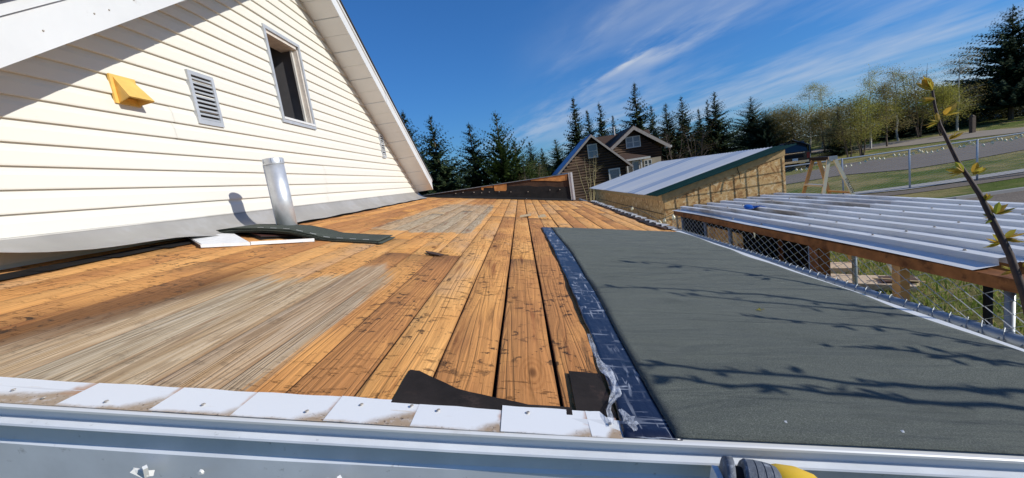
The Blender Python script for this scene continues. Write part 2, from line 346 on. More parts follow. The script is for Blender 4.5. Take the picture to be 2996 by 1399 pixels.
def make_shingle(name, c0, c1, c2):
    q = Mat(name); P = q.pos(); g = q.noise(P, 330., 3, .7); b = q.noise(P, 6., 3)
    c = q.ramp(g, [(.32, c0), (.55, c1), (.75, c2)]); c = q.mix(q.ss(b, .3, .7, 0, .25), c, c0); q.bump(g, .7, .003); return q.fin(c, .9, 0, .25)
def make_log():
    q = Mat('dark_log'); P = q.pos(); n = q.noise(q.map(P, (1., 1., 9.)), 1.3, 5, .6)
    return q.fin(q.ramp(n, [(.3, (.022, .011, .006)), (.5, (.05, .025, .013)), (.72, (.11, .058, .03))]), .8)  # log browns darkened evenly to carry the front gable's shade
def make_road(name, c, k=.2):
    q = Mat(name); P = q.pos(); n = q.noise(P, .5, 4, .6); f = q.noise(P, 30, 4, .7)
    a = q.ramp(f, [(.3, tuple(x*(1-k) for x in c)), (.7, tuple(x*(1+k) for x in c))]); a = q.mix(q.ss(n, .35, .7, 0, .4), a, tuple(x*.75 for x in c)); return q.fin(a, .95, 0, .15)
def make_film():
    q = Mat('torn_clear_film'); P = q.pos(); q.fin((.80, .84, .92), .25); t = q.n('ShaderNodeBsdfTransparent'); mx = q.n('ShaderNodeMixShader')
    f = q.ss(q.noise(P, 45., 4, .6),   .3, .7, .15, .6); q.l(f, mx.inputs[0]); q.l(t.outputs[0], mx.inputs[1]); q.l(q.b.outputs[0], mx.inputs[2]); q.l(mx.outputs[0], q.o.inputs[0])
    q.bump(q.noise(P, 30, 4, .6), .9, .01); return q.m
def make_siding():
    q = Mat('cream_vinyl_siding'); P = q.pos(); n = q.noise(q.map(P, (1, .6, 6)), 1.1, 4, .6)
    c = q.mix(q.ss(n, .35, .75, 0, .22), (.735, .715, .65), (.68, .66, .605)); c = q.mix(q.ss(q.noise(q.map(P, (1, 3, 14)), 2.2, 5, .65), .66, .78, 0, .25), c, (.60, .55, .45))
    return q.fin(c, .5, 0, .35)
def make_roofmetal(name, base, streak):
    q = Mat(name); P = q.pos(); X, Y, Z = q.sep(P)
    n = q.noise(q.comb(q.math('MULTIPLY', X, .5), q.math('MULTIPLY', Y, 4.), 0.), 1.1, 3, .5)
    return q.fin(q.mix(q.ss(n, .42, .66), base, streak), .45, .0, .3)
M = dict(
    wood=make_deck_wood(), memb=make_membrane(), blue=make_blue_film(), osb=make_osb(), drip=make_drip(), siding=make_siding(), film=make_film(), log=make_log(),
    white=plain('white_painted_metal', (.68, .685, .685), .42, 0, .05, 3., 0, .4, ((.45, .43, .40), 12, .62, .3)),
    fascia=plain('white_fascia_metal', (.66, .69, .74), .40, 0, .10, 7., 0, .4, ((.26, .27, .29), 42, .62, .6)),
    flash=plain('grey_flashing', (.36, .345, .325), .46, .1, .12, 3., 0, .4, ((.42, .42, .43), 3, .5, .4)),
    galv=plain('galvanised_pipe', (.66, .68, .71), .42, .55, .10, 20.), post=plain('galvanised_post', (.30, .325, .35), .45, .6, .14, 14.),
    wire=plain('galvanised_wire', (.50, .52, .54), .42, .6, .12, 30.), alu=plain('grey_window_metal', (.48, .505, .54), .45, .2, .1, 9.),
    fwire=plain('bright_galvanising', (.58, .60, .62), .5, .2, .1, 20.), kwire=plain('dull_knuckle_wire', (.24, .26, .28), .55, .5, .12, 30.), dark=plain('dark_void', (.012, .011, .011), .9, 0, .1), reveal=plain('shaded_reveal', (.11, .105, .11), .9, 0, .1), jamb=plain('window_jamb', (.62, .56, .50), .7, 0, .15, 20),
    yellow=plain('yellowed_plastic', (.78, .49, .13), .5, 0, .12, 14., 0, .4, ((.42, .22, .07), 17, .66, .6)), yel2=plain('yellow_plastic', (.80, .50, .03), .4, 0, .08, 20),
    tar=plain('black_tar_paper', (.022, .017, .015), .85, 0, .5, 7., .4, .2, ((.055, .036, .030), 9, .5, .8)), felt=plain('black_roofing_felt', (.014, .013, .013), .75, 0, .4, 9., .3, .3),
    bfelt=plain('brown_stained_boards', (.055, .026, .013), .85, 0, .55, 5.), worn=plain('orange_bare_wood', (.52, .22, .06), .8, 0, .3, 11.),
    beam=plain('stained_timber', (.25, .10, .036), .75, 0, .4, 9., .4, .2, ((.075, .028, .012), 7, .53, .75)), beam2=plain('raw_timber', (.48, .26, .10), .7, 0, .25, 9., .2),
    trim=plain('raw_pine_trim', (.56, .37, .17), .7, 0, .2, 12.), shg=make_shingle('green_black_shingle', (.030, .036, .030), (.078, .090, .074), (.20, .22, .18)),
    shr=make_shingle('red_brown_shingle', (.035, .012, .010), (.085, .032, .026), (.16, .07, .055)), shr_edge=plain('shingle_edge', (.016, .016, .016), .9),
    roofsh=make_shingle('roof_shingles', (.030, .030, .033), (.075, .075, .08), (.15, .15, .155)), brownroof=make_shingle('brown_house_shingles', (.055, .032, .024), (.095, .058, .042), (.15, .10, .075)),
    wboard=plain('white_chipped_board', (.80, .80, .80), .6, 0, .1, 30, .3, .3, ((.45, .42, .40), 22, .60, .5)), kroof=make_ribbed('kennel_sheet', (.70, .71, .72), .9), kroof2=make_ribbed('kennel_sheet_clean', (.75, .755, .75), .18),
    rmetal=make_roofmetal('shed_sheet', (.67, .69, .70), (.76, .755, .72)), rblue=make_roofmetal('shed_sheet_blue', (.36, .45, .58), (.56, .60, .64)), rgreen=plain('green_roof_sheet', (.006, .036, .026), .65, 0, .2, 4., 0, .2),
    rustwire=plain('rusty_wire', (.035, .025, .02), .8, 0, .3), black=plain('black_plastic', (.016, .016, .018), .8, 0, .2, 9, 0, .15), rub=plain('grey_rubber', (.13, .145, .17), .6, 0, .25, 60., .4, .3, ((.45, .48, .52), 60, .55, .6)),
    fib=plain('cream_fibreglass', (.72, .66, .48), .55, 0, .08, 8), ply=plain('tan_fibreglass', (.42, .24, .09), .6, 0, .15, 8), alu2=plain('dull_aluminium', (.38, .40, .42), .5, .4, .1, 8),
    tblack=plain('truck_paint', (.012, .013, .016), .22, 0, .2, 3, 0, .6), tarp=plain('navy_tarp', (.010, .018, .05), .45, 0, .35, 4, .4, .5), glass=plain('dark_glass', (.03, .035, .045), .08, 0, .1, 3, 0, .8), chrome=plain('chrome', (.7, .7, .72), .15, .9, .05),
    red=plain('tail_lamp', (.25, .01, .012), .25, 0, .1), plate=plain('number_plate', (.75, .77, .80), .5, 0, .1), owhite=plain('old_white_trim', (.58, .56, .52), .6, 0, .12, 6), greytrim=plain('grey_bargeboard', (.36, .31, .27), .75, 0, .2, 6),
    bluemetal=plain('blue_metal_roof', (.09, .14, .30), .4, .2, .15, 3), pane=plain('window_pane', (.13, .17, .22), .12, 0, .2, 2, 0, .7), lace=plain('curtained_pane', (.20, .21, .23), .3, 0, .3, 9),
    stucco=plain('tan_porch_wall', (.38, .31, .22), .85, 0, .15, 5), bulb=plain('cream_bulb', (.88, .80, .56), .3, 0, .05, 5), cord=plain('light_cord', (.10, .12, .10), .6),
    bark=plain('grey_brown_bark', (.12, .085, .06), .9, 0, .35, 9., .5), birch=plain('birch_bark', (.50, .47, .42), .8, 0, .3, 5, 0, .3, ((.07, .06, .05), 6, .58, .8)), twig=plain('brown_twig', (.085, .055, .045), .7, 0, .3, 40.), stem=plain('sapling_bark', (.050, .028, .021), .75, 0, .35, 30, .3, .5),
    spr=make_leaf('spruce_needles', [(.018, .034, .016), (.036, .062, .027), (.064, .096, .040), (.12, .15, .06)], .15), spr2=make_leaf('green_spruce_needles', [(.03, .054, .016), (.06, .098, .026), (.10, .15, .04), (.16, .20, .055)], .18),
    leafy=make_leaf('spring_birch_leaves', [(.25, .25, .045), (.36, .36, .07), (.48, .45, .10), (.36, .32, .11)], .5), leafo=make_leaf('olive_leaves', [(.18, .175, .055), (.28, .25, .08), (.38, .30, .11), (.30, .23, .11)], .45),
    leafb=make_leaf('bright_bud_leaves', [(.24, .30, .03), (.36, .36, .05), (.46, .36, .06), (.50, .30, .04)], .45), blade=make_leaf('grass_blades', [(.10, .17, .025), (.17, .25, .035), (.25, .31, .055), (.50, .42, .17)], .4), deadg=make_leaf('dry_stalks', [(.40, .32, .16), (.52, .43, .24)], .2),
    grass=make_grass('spring_lawn'), road=make_road('old_asphalt', (.34, .285, .22)), drive=make_road('gravel_drive', (.23, .195, .16), .35), conc=make_road('concrete_kerb', (.42, .40, .37), .12), mulch=make_road('gravel_bed', (.20, .165, .13), .6),
    bluep=plain('blue_plastic', (.01, .09, .42), .25, 0, .1, 9, 0, .6), chip=plain('pale_wood_chip', (.62, .45, .24), .8), drk=plain('dark_splinter', (.06, .03, .02), .9), nail=plain('nail_head', (.42, .37, .31), .5, .3), insul=plain('broken_board', (.62, .48, .33), .85, 0, .2, 20, .5), tear=plain('torn_brown_core', (.10, .05, .03), .9, 0, .5, 25, .5),
    hedge=make_leaf('hedge_leaves', [(.035, .045, .018), (.075, .08, .03), (.13, .12, .05)], .3),
)
# ================================================================== SETTING
def build_ground():
    xs = list(np.linspace(-140, -14, 14))+list(np.linspace(-12, 60, 55))+list(np.linspace(64, 320, 18))
    ys = list(np.linspace(-60, -4, 8))+list(np.linspace(-2, 70, 55))+list(np.linspace(76, 420, 18))
    b = MB(); k = len(ys)
    b.add([(x, y, gz(x, y)) for x in xs for y in ys], [(i*k+j, (i+1)*k+j, (i+1)*k+j+1, i*k+j+1) for i in range(len(xs)-1) for j in range(k-1)])
    put(b.build('ground', M['grass'], None, True), kind='structure')
build_ground()
def strip(name, mat, near, far, lift, n=26):
    """sheet on the terrain between two polylines of photo pixels"""
    A = [at_ground(D(*q)) for q in near]; B = [at_ground(D(*q)) for q in far]
    def ev(P, t):
        t *= len(P)-1; i = min(int(t), len(P)-2); return P[i].lerp(P[i+1], t-i)
    def fn(u_, v_):
        p = ev(A, u_).lerp(ev(B, u_), v_); return (p.x, p.y, gz(p.x, p.y)+lift)
    return put(MB().grid(fn, n, 5).build(name, mat, None, True), kind='structure')
strip('road', M['road'], [(1900, 400), (2043, 386), (2198, 376), (2287, 367), (2451, 347), (2576, 333), (2900, 292)], [(1900, 389), (2043, 378), (2198, 363), (2287, 353), (2451, 331), (2576, 322), (2900, 276)], .03)
strip('driveway', M['drive'], [(1900, 476), (1996, 462), (2122, 441), (2287, 427), (2451, 401), (2576, 378), (2900, 322)], [(1900, 452), (1996, 441), (2122, 413), (2287, 392), (2451, 364), (2576, 347), (2900, 305)], .025)
strip('kerb_strip', M['conc'], [(2050, 501), (2127, 494), (2287, 478), (2451, 453), (2576, 434), (2900, 388)], [(2050, 495), (2127, 488), (2287, 468), (2451, 445), (2576, 426), (2900, 380)], .03)
strip('mulch_bed', M['mulch'], [(2060, 510), (2150, 503), (2300, 487), (2451, 466), (2576, 447), (2900, 400)], [(2060, 502), (2150, 494), (2300, 478), (2451, 454), (2576, 435), (2900, 390)], .02)
strip('gravel_bed', M['mulch'], [(2330, 545), (2400, 545), (2576, 545), (2900, 545)], [(2330, 511), (2400, 506), (2576, 481), (2900, 436)], .02)
def edging():
    A = [at_ground(D(*q)) for q in [(2325, 513), (2400, 505), (2576, 480), (2900, 435)]]
    b = MB()
    for a, c in zip(A[:-1], A[1:]): b.bar((a.x, a.y, gz(a.x, a.y)+.05), (c.x, c.y, gz(c.x, c.y)+.05), .12, .12)
    put(b.build('bed_edging', M['conc']), kind='structure')
edging()
# ================================================================== CREAM HOUSE
YP, ZP = 2.078*S, EYE+1.182*S
def yl(z): return YP-(ZP-z)/.632
def yr(z): return YP+(ZP-z)/.618
house = thing('cream_house', (-6.0, YP, 0), 'gabled house with cream horizontal vinyl siding and an open window', 'house')
WX = -2.125
win = (1.85*S, 2.115*S, EYE+.4154*S, EYE+.798*S)
Z0 = EYE+.0335*S; STEP = .0478*S
def course(z0, z1, ya0, ya1, yb0, yb1, lift=0.):
    """one course: ya* = near ends at bottom/top, yb* = far ends"""
    h = z1-z0
    prof = [(0., -.004+lift), (.0, .0155+lift), (.006, .0168+lift), (.60*h, .0130+lift), (.78*h, .005+lift), (h, .001+lift)]
    b = MB(); vs = []
    for dz, o in prof:
        t = dz/h; vs.append((WX+o, ya0+(ya1-ya0)*t, z0+dz)); vs.append((WX+o, yb0+(yb1-yb0)*t, z0+dz))
    fs = [(2*i, 2*i+1, 2*i+3, 2*i+2) for i in range(len(prof)-1)]
    return b.add(vs, fs)
J1 = at_x((486, 378), WX).y; J2 = at_x((954, 547), WX).y-.03; J3 = 3.3
k = -1
while True:
    z0 = Z0+k*STEP; z1 = z0+STEP
    if z1 > ZP-.05: break
    a0, a1, b0, b1 = yl(z0), yl(z1), min(yr(z0), 8.44), min(yr(z1), 8.44)
    if win[2]-.01 < z0 and z1 < win[3]+.01:
        course(z0, z1, a0, a1, win[0], win[0]).build('siding_course', M['siding'], house)
        course(z0, z1, win[1], win[1], b0, b1).build('siding_course', M['siding'], house)
    else:
        jy = J1+.012*k if k in (5, 6) else (J2+.02*k if k in (0, 1, 2, 3) else (J3 if k in (10, 17, 18) else 0))
        if jy:
            course(z0, z1, a0, a1, jy, jy, .0).build('siding_course', M['siding'], house); course(z0, z1, jy-.012, jy-.012, b0, b1, .0022).build('siding_course', M['siding'], house)
        else:
            course(z0, z1, a0, a1, b0, b1).build('siding_course', M['siding'], house)
    k += 1
# body behind the siding (gable prism with an interior room where the window is)
MB().prism([(-2.75, .43, 0), (-2.75, 8.42, 0), (-2.75, 8.42, EYE+.04), (-2.75, YP, ZP-.02), (-2.75, .43, EYE+.04)], (-6.5, 0, 0)).build('house_body', M['siding'], house)
MB().box(-2.75, WX-.004, .43, 8.42, 0, Z0-STEP).build('wall_base', M['siding'], house)
b = MB()
y0, y1, z0, z1 = win
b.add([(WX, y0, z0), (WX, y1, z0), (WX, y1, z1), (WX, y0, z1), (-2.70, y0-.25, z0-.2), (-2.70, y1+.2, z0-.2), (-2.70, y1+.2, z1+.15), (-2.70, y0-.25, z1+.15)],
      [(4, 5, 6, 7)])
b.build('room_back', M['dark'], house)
wo_ = thing('window_tmp', (0, 0, 0), 'x', 'x'); bpy.data.objects.remove(wo_)
wfrm = MB()
t = .030
for (ya, yb, za, zb) in [(y0-t, y0, z0-t, z1+t), (y1, y1+t, z0-t, z1+t), (y0, y1, z1, z1+t), (y0, y1, z0-t, z0)]:
    wfrm.box(WX-.002, WX+.028, ya, yb, za, zb)
wf = wfrm.build('window', M['alu'], house)
b = MB().box(WX-.05, WX+.012, y1-.022, y1-.001, z0, z1); b.build('jamb', M['jamb'], wf); MB().box(-2.28, WX+.012, y0+.001, y0+.018, z0, z1).build('jamb', M['jamb'], wf)
MB().box(-2.28, WX+.012, y0, y1, z1-.03, z1-.001).build('head', M['jamb'], wf)
MB().box(-2.28, WX+.034, y0-.01, y1+.01, z0+.001, z0+.022).build('sill', M['white'], wf)
MB().box(WX-.049, WX-.03, y1-.05, y1-.023, z0+.03, z1-.03).build('sash_stop', M['owhite'], wf)
MB().box(-2.66, WX-.052, y1-.02, y1+.0, z0-.1, z1+.1).build('inner_reveal', M['reveal'], wf)  # darker grey than the jamb: shade inside the opening, put into the colour
def louvre(name, ya, yb, za, zb, n, tw=.026):
    f = MB()
    for (p, q_, r, s_) in [(ya, ya+tw, za, zb), (yb-tw, yb, za, zb), (ya+tw, yb-tw, zb-tw, zb), (ya+tw, yb-tw, za, za+tw*1.2)]:
        f.box(WX, WX+.030, p, q_, r, s_)
    fo = f.build(name, M['alu'], house)
    MB().box(WX+.001, WX+.016, ya+tw, yb-tw, za+tw, zb-tw).build('dark_back', M['dark'], fo)
    h = (zb-za-2.2*tw)/n
    for i in range(n):
        zz = za+tw*1.2+i*h
        MB().add([(WX+.030, ya+tw, zz+.002), (WX+.030, yb-tw, zz+.002), (WX+.018, yb-tw, zz+h*.62), (WX+.018, ya+tw, zz+h*.62), (WX+.026, ya+tw, zz), (WX+.026, yb-tw, zz)], [(0, 1, 2, 3), (4, 5, 1, 0)]).build('louvre_slat', M['alu'], fo)
    return fo
louvre('louvre_vent', 1.333*S, 1.445*S, EYE+.328*S, EYE+.495*S, 10)
louvre('louvre_vent', 6.60, 6.76, EYE+.665, EYE+1.03, 9, .016)
# dryer hood
hy0, hy1, hz1 = 1.066*S, 1.138*S, EYE+.417*S; hz0 = hz1-.155
ho = MB().box(WX+.012, WX+.024, hy0, hy1, hz0, hz1).build('dryer_hood', M['yellow'], house)
a_ = .018; b = MB()
P_ = [(WX+.024, hy0+a_, hz1-.012), (WX+.024, hy1-a_, hz1-.012), (WX+.105, hy1+.004, hz0+.022), (WX+.105, hy0+.0, hz0+.022), (WX+.024, hy0+a_, hz0+.004), (WX+.024, hy1-a_, hz0+.004)]
b.add(P_, [(0, 3, 2, 1), (0, 4, 3), (1, 2, 5)])
b.add([(x-.004, y+(.003 if y < (hy0+hy1)/2 else -.003), z-.004) for x, y, z in P_], [(0, 1, 2, 3), (0, 3, 4), (1, 5, 2)])
b.build('hood_cowl', M['yellow'], ho)
b = MB(); n_ = 14
b.add([(WX+.05+.03*math.cos(2*math.pi*i/n_), (hy0+hy1)/2+.045*math.sin(2*math.pi*i/n_), hz0+.028-.012*math.cos(2*math.pi*i/n_)) for i in range(n_)], [tuple(range(n_))]); b.build('hood_flap', M['yellow'], ho)
# rake: soffit panels, fascia, roof slabs
RX = -1.785
def rake(side, y_end, npan):
    sg = 1 if side > 0 else -1; sl_ = .618 if side > 0 else .632
    def zs(y): return ZP-abs(y-YP)*sl_
    L = abs(y_end-YP)
    for i in range(npan):
        ya = YP+sg*(L*i/npan+.004); yb = YP+sg*(L*(i+1)/npan-.004); d = .004*(i % 2)
        MB().prism([(WX-.02, ya, zs(ya)-d), (RX-.012, ya, zs(ya)-d), (RX-.012, yb, zs(yb)-d), (WX-.02, yb, zs(yb)-d)], (0, 0, .012)).build('soffit_panel', M['white'], house)
    # fascia boards with a butt joint, then the drip strip and the shingles on top
    for (p, q_) in [(0, .46), (.461, 1.)]:
        ya = YP+sg*L*p; yb = YP+sg*L*q_; e = .003 if p else 0
        MB().prism([(RX-.012, ya, zs(ya)-.008), (RX-.012, yb, zs(yb)-.008), (RX-.012, yb, zs(yb)+.155), (RX-.012, ya, zs(ya)+.155)], (.014+e, 0, 0)).build('rake_fascia', M['white'], house)
    ya = YP; yb = YP+sg*(L+.02)
    MB().prism([(RX-.012, ya, zs(ya)+.157), (RX-.012, yb, zs(yb)+.157), (RX-.012, yb, zs(yb)+.205), (RX-.012, ya, zs(ya)+.205)], (.026, 0, 0)).build('rake_drip_strip', M['white'], house)
    yb = YP+sg*(L+.05)
    MB().prism([(-9.3, ya, zs(ya)+.206), (RX+.03, ya, zs(ya)+.206), (RX+.03, yb, zs(yb)+.206), (-9.3, yb, zs(yb)+.206)], (0, 0, .02)).build('roof', M['roofsh'], house)
    # eave closure
    yb = YP+sg*L
    MB().prism([(-9.2, yb, zs(yb)-.004), (RX-.013, yb, zs(yb)-.004), (RX-.013, yb, zs(yb)+.204), (-9.2, yb, zs(yb)+.204)], (0, sg*.018, 0)).build('eave_fascia', M['white'], house)
rake(1, 8.36, 20); rake(-1, .36, 12)
# J-channel strip where siding meets the far soffit
b = MB(); zb_ = EYE+.03
b.prism([(WX+.016, yr(zb_)-.02, zb_), (WX+.016, yr(zb_), zb_), (WX+.016, YP+.02, ZP-.012), (WX+.016, YP, ZP-.012)], (.012, 0, 0)); b.build('rake_channel', M['owhite'], house)
# apron flashing along the foot of the wall; its free edge is bent and lifts off the boards
g2 = lambda a, c: (a/3.22, 450+c/3.22); gB = lambda a, c: (750+a/4.627, 440+c/4.627)
FX = -1.935
edge_px = [g2(-400, 890), g2(100, 930), g2(300, 941), g2(800, 905), g2(1400, 822), g2(1700, 788), g2(2100, 722), g2(2576, 640), gB(300, 965), gB(490, 915), gB(700, 862), gB(900, 808), gB(1100, 780), gB(1350, 760), gB(1560, 742), gB(1720, 690), gB(1900, 690), gB(2060, 640), gB(2150, 622)]
edge = [at_x(q, FX) for q in edge_px]
ey = [p.y for p in edge]; ez = [min(max(p.z, deckz(FX, p.y)+.007), deckz(FX, p.y)+(.022 if p.y > 2.4 else .13)) for p in edge]
def flash(u_, v_):
    y = .45+u_*(8.44-.45); ze = float(np.interp(y, ey, ez)); zt = Z0+.012
    x = WX+.014+(FX-WX-.014)*(v_**1.55); z = zt+(ze-zt)*(1-(1-v_)**1.5)
    return (x, y, z+.003*math.sin(y*9)*v_)
MB().shell(flash, 90, 7, .0015).build('apron_flashing', M['flash'], house, True)
MB().prism([(WX+.012, .45, Z0-.002), (WX+.020, .45, Z0-.002), (WX+.020, .45, Z0+.004), (WX+.012, .45, Z0+.004)], (0, 7.98, 0)).build('siding_starter', M['owhite'], house)
# torn felt under the flashing
b = MB(); rr = random.Random(3)
for i in range(26):
    y = 1.0+i*.285
    if 2.3 < y < 3.1: continue
    w_ = .010+rr.random()*.018; x1 = FX+w_-.01
    b.add([(FX-.10, y-.02, deckz(FX-.1, y)+.006), (x1, y+rr.uniform(0, .03), deckz(x1, y)+.007), (x1-.012+rr.random()*.03, y+.15, deckz(x1, y+.15)+.009), (x1-.02, y+.305, deckz(x1, y+.305)+.007), (FX-.10, y+.305, deckz(FX-.1, y+.3)+.006)], [(0, 1, 2, 3, 4)])
put(b.build('torn_felt_strip', M['felt'], house), kind='stuff')
# ================================================================== LOW ROOF (planks)
YF, YB, XE = .735, 8.93, 1.475
roof = thing('plank_roof', (-.3, 4.8, 0), 'low lean-to roof stripped to bare orange and weathered grey planks', 'roof')
MB().box(-2.11, 1.30, .80, 8.85, 0, 1.70).build('lean_to_wall', M['siding'], roof)
b = MB().grid(lambda u_, v_: (-2.11+u_*(XE+2.09), YF+.02+v_*(YB-YF-.03), deckz(-2.11+u_*(XE+2.09), YF+.02+v_*(YB-YF-.03))-.034), 12, 12); b.build('under_deck', M['dark'], roof)
PW_ = .1434; x = .017+3*0
edges = []
kk = -15
while True:
    xa = .017+kk*PW_
    if xa > XE-.03: break
    edges.append(xa); kk += 1
joints = {-15: [3.1, 6.2], -14: [2.2, 5.4], -13: [4.4], -12: [3.0, 6.7], -11: [1.9, 5.2], -10: [4.2, 7.4], -9: [3.36, 6.1], -8: [5.0], -7: [2.9, 6.6], -6: [2.37, 5.6], -5: [2.37, 7.2], -4: [2.37, 6.4],
          -3: [4.93, 7.7], -2: [4.93], -1: [2.37, 4.93], 0: [4.9, 7.9], 1: [4.85], 2: [5.6, 7.5], 3: [6.2], 4: [5.2, 7.1], 5: [6.6], 6: [4.9, 7.3], 7: [5.9], 8: [6.8], 9: [5.4, 7.9]}
wide = {-1: .0085, 0: .008, -2: .006, -4: .006, 2: .008, 3: .007}
rr = random.Random(11)
for i, xa in enumerate(edges):
    k = i-15; xb = xa+PW_
    if xb > XE: xb = XE
    if xb-xa < .03: continue
    ga = wide.get(k, .0018+.0034*((k*37) % 11)/11)/2; gb = wide.get(k+1, .0018+.0034*(((k+1)*37) % 11)/11)/2
    ys_ = [YF+rr.uniform(-.006, .006)]+joints.get(k, [])+[YB]
    for ya, yb in zip(ys_[:-1], ys_[1:]):
        dz_ = rr.uniform(-.0025, .0025); cup = rr.uniform(-.001, .003); j = rr.uniform(-.001, .001)
        nv = max(4, int((yb-ya)/.35)); fx = [0, .03, .5, .97, 1]
        def fn(u_, v_, xa=xa+ga+j, xb=xb-gb+j, ya=ya+.002, yb=yb-.002, dz_=dz_, cup=cup):
            q_ = fx[int(round(u_*4))]; xx = xa+(xb-xa)*q_+.0012*math.sin(7*(ya+v_*(yb-ya))+xa*31); yy = ya+(yb-ya)*v_
            e = -.0012 if q_ in (0, 1) else cup*(1-(2*q_-1)**2)
            return (xx, yy, deckz(xx, yy)+dz_+e)
        MB().shell(fn, 4, nv, .019).build('plank', M['wood'], roof, True)
# two pale filler blocks let into a joint, like the photograph's short patches
for (pa, pb) in [((1301, 541), (1337, 547)), ((1352, 541), (1375, 548))]:
    a = at_deck(D(*pa)); c = at_deck(D(*pb))
    MB().box(a.x, c.x, c.y-.02, a.y+.02, deckz(a.x, a.y)-.012, deckz((a.x+c.x)/2, a.y)+.006).build('filler_block', M['chip'], roof)
# front drip edge: short laps of white metal, each dirty in its lower right corner
laps = [-2.12, -1.86, -1.62, -1.37]+[at_deck(D(*q)).x for q in [(150, 1028), (395, 1036), (600, 1046), (825, 1066), (1043, 1077), (1270, 1085), (1495, 1093), (1565, 1100)]]
laps = sorted(laps); rr = random.Random(5)
yu0, yd0 = .790, .704
for i, (xa, xb) in enumerate(zip(laps[:-1], laps[1:])):
    bend = .0006+.0006*(i % 2); sk = .018*(1 if xa < -.2 else .2)
    def fn(u_, v_, xa=xa, xb=xb, i=i, bend=bend):
        yy = yd0+(yu0-yd0)*v_+(.0012*math.sin(u_*9+i) if v_ > .9 else 0); xx = xa-.006+(xb-xa+.006)*u_-sk*v_*0
        return (xx, yy, deckz(xx, yy)+.007+bend*(1-u_)*1.4+.0006*math.sin(11*xx+i)*v_)
    MB().shell(fn, 6, 4, .0008).build('drip_edge_lap', M['drip'], roof)
zf = lambda x_, dz: deckz(x_, .705)+dz
def ext(prof, xa, xb, name, mat, parent, n=24, wave=0.):
    b = MB(); vs = []; m_ = len(prof)
    for i in range(n+1):
        xx = xa+(xb-xa)*i/n
        for j, (yy, dz) in enumerate(prof): vs.append((xx, yy+(wave*math.sin(xx*3.6+1.) if 4 < j < 9 else 0), zf(xx, dz)+.0015*math.sin(xx*3.1)))
    b.add(vs, [(i*m_+j, i*m_+j+1, (i+1)*m_+j+1, (i+1)*m_+j) for i in range(n) for j in range(m_-1)])
    return b.build(name, mat, parent)
ext([(.76, .0075), (.700, .0055), (.6975, .0035), (.6975, -.001), (.7115, -.002), (.7115, -.026)], -2.3, 1.52, 'drip_hem', M['white'], roof)
ext([(.716, -.0235), (.704, -.0245), (.6915, -.0265), (.6905, -.0305), (.706, -.0325), (.7105, -.036), (.7125, -.074), (.7080, -.080), (.7260, -.24), (.76, -.245)], -2.3, 1.52, 'fascia_cover', M['fascia'], roof, 60, .0045)
ext([(.745, -.03), (.76, -.22), (.78, -.22), (.77, -.03)], -2.3, 1.5, 'fascia_board', M['owhite'], roof)
# nail heads in the drip edge and specks of debris
nm_ = MB().tube([(0, 0, 0), (0, 0, .0014)], [.0042, .0034], 10).mesh('nail', M['nail'])
for q in [(104, 1018), (245, 1037), (515, 1030), (775, 1047), (912, 1030), (1038, 1033), (1105, 1044), (1330, 1050), (1537, 1078), (38, 993)]:
    p = at_deck(D(*q)); p.y = max(p.y, .722); place('nail', nm_, (p.x, p.y, deckz(p.x, p.y)+.0105), roof)
# eave drip edge along the fence side
for ya, yb, d in [(.72, 2.4, 0), (2.38, 4.05, .001), (4.1, 6.5, .002), (6.48, 8.9, .003)]:
    def fn(u_, v_, ya=ya, yb=yb, d=d):
        yy = ya+(yb-ya)*u_; xx = [XE-.06, XE-.004, XE+.010, XE+.012][int(round(v_*3))]+.004*math.sin(yy*5)
        return (xx, yy, deckz(XE, yy)+.013+d-[-.010, .004, .012, .045][int(round(v_*3))]*(1 if v_ else .0)+(.006 if v_ == 0 else 0))
    MB().shell(fn, 20, 3, .0012).build('eave_drip_edge', M['white'], roof)
MB().grid(lambda u_, v_: (XE+.004, .72+u_*8.2, deckz(XE, .72+u_*8.2)-.02-v_*.16), 10, 1).build('eave_fascia', M['owhite'], roof)
# clips for a string of lights on the fascia
for q in [(437, 1368), (990, 1397)]:
    p = at_y(q, .694); b = MB()
    b.bar(p+Vector((0, 0, -.012)), p+Vector((0, -.012, -.004)), .012, .010); b.bar(p+Vector((-.001, -.010, -.010)), p+Vector((-.012, -.020, .012)), .007, .007); b.bar(p+Vector((.001, -.010, -.010)), p+Vector((.014, -.020, .014)), .007, .007); b.bar(p+Vector((-.010, -.018, .010)), p+Vector((.004, -.012, -.002)), .006, .005)
    b.build('light_clip', M['white'], roof)
b = MB().tube([at_y((589, 1381), .6955), at_y((589, 1381), .6955)+Vector((0, -.004, 0))], [.006, .004], 8); b.build('screw_head', M['white'], roof)
# ================================================================== UNDERLAYMENT
mb_ = thing('roofing_underlay', (.85, 2.3, deckz(.85, 2.3)), 'grey-green roofing membrane sheet with a dark blue film border on planks', 'membrane')
gL = [(at_deck(D(*q)).x, at_deck(D(*q)).y) for q in [(1697, 1108), (1640, 1010), (1585, 905), (1500, 745), (1445, 650), (1388, 577)]]
gly = [c[1] for c in gL]; glx = [c[0] for c in gL]
bL = [(at_deck(D(*q)).x, at_deck(D(*q)).y) for q in [(1570, 1103), (1530, 975), (1487, 850), (1420, 690), (1390, 625), (1364, 577)]]
bly = [c[1] for c in bL]; blx = [c[0] for c in bL]
def ord_(ys, xs): z = sorted(zip(ys, xs)); return [c[0] for c in z], [c[1] for c in z]
gly, glx = ord_(gly, glx); bly, blx = ord_(bly, blx)
YT = 3.95
def wr(x, y):
    a = mnoise.noise(Vector((x*1.2+y*.5, y*3.0, 1.7)))*.017+mnoise.noise(Vector((x*2.4+y*1.4, y*7., 4.2)))*.0042
    return max(-.006, a*(.55+.45*min(1, y/2.5)))
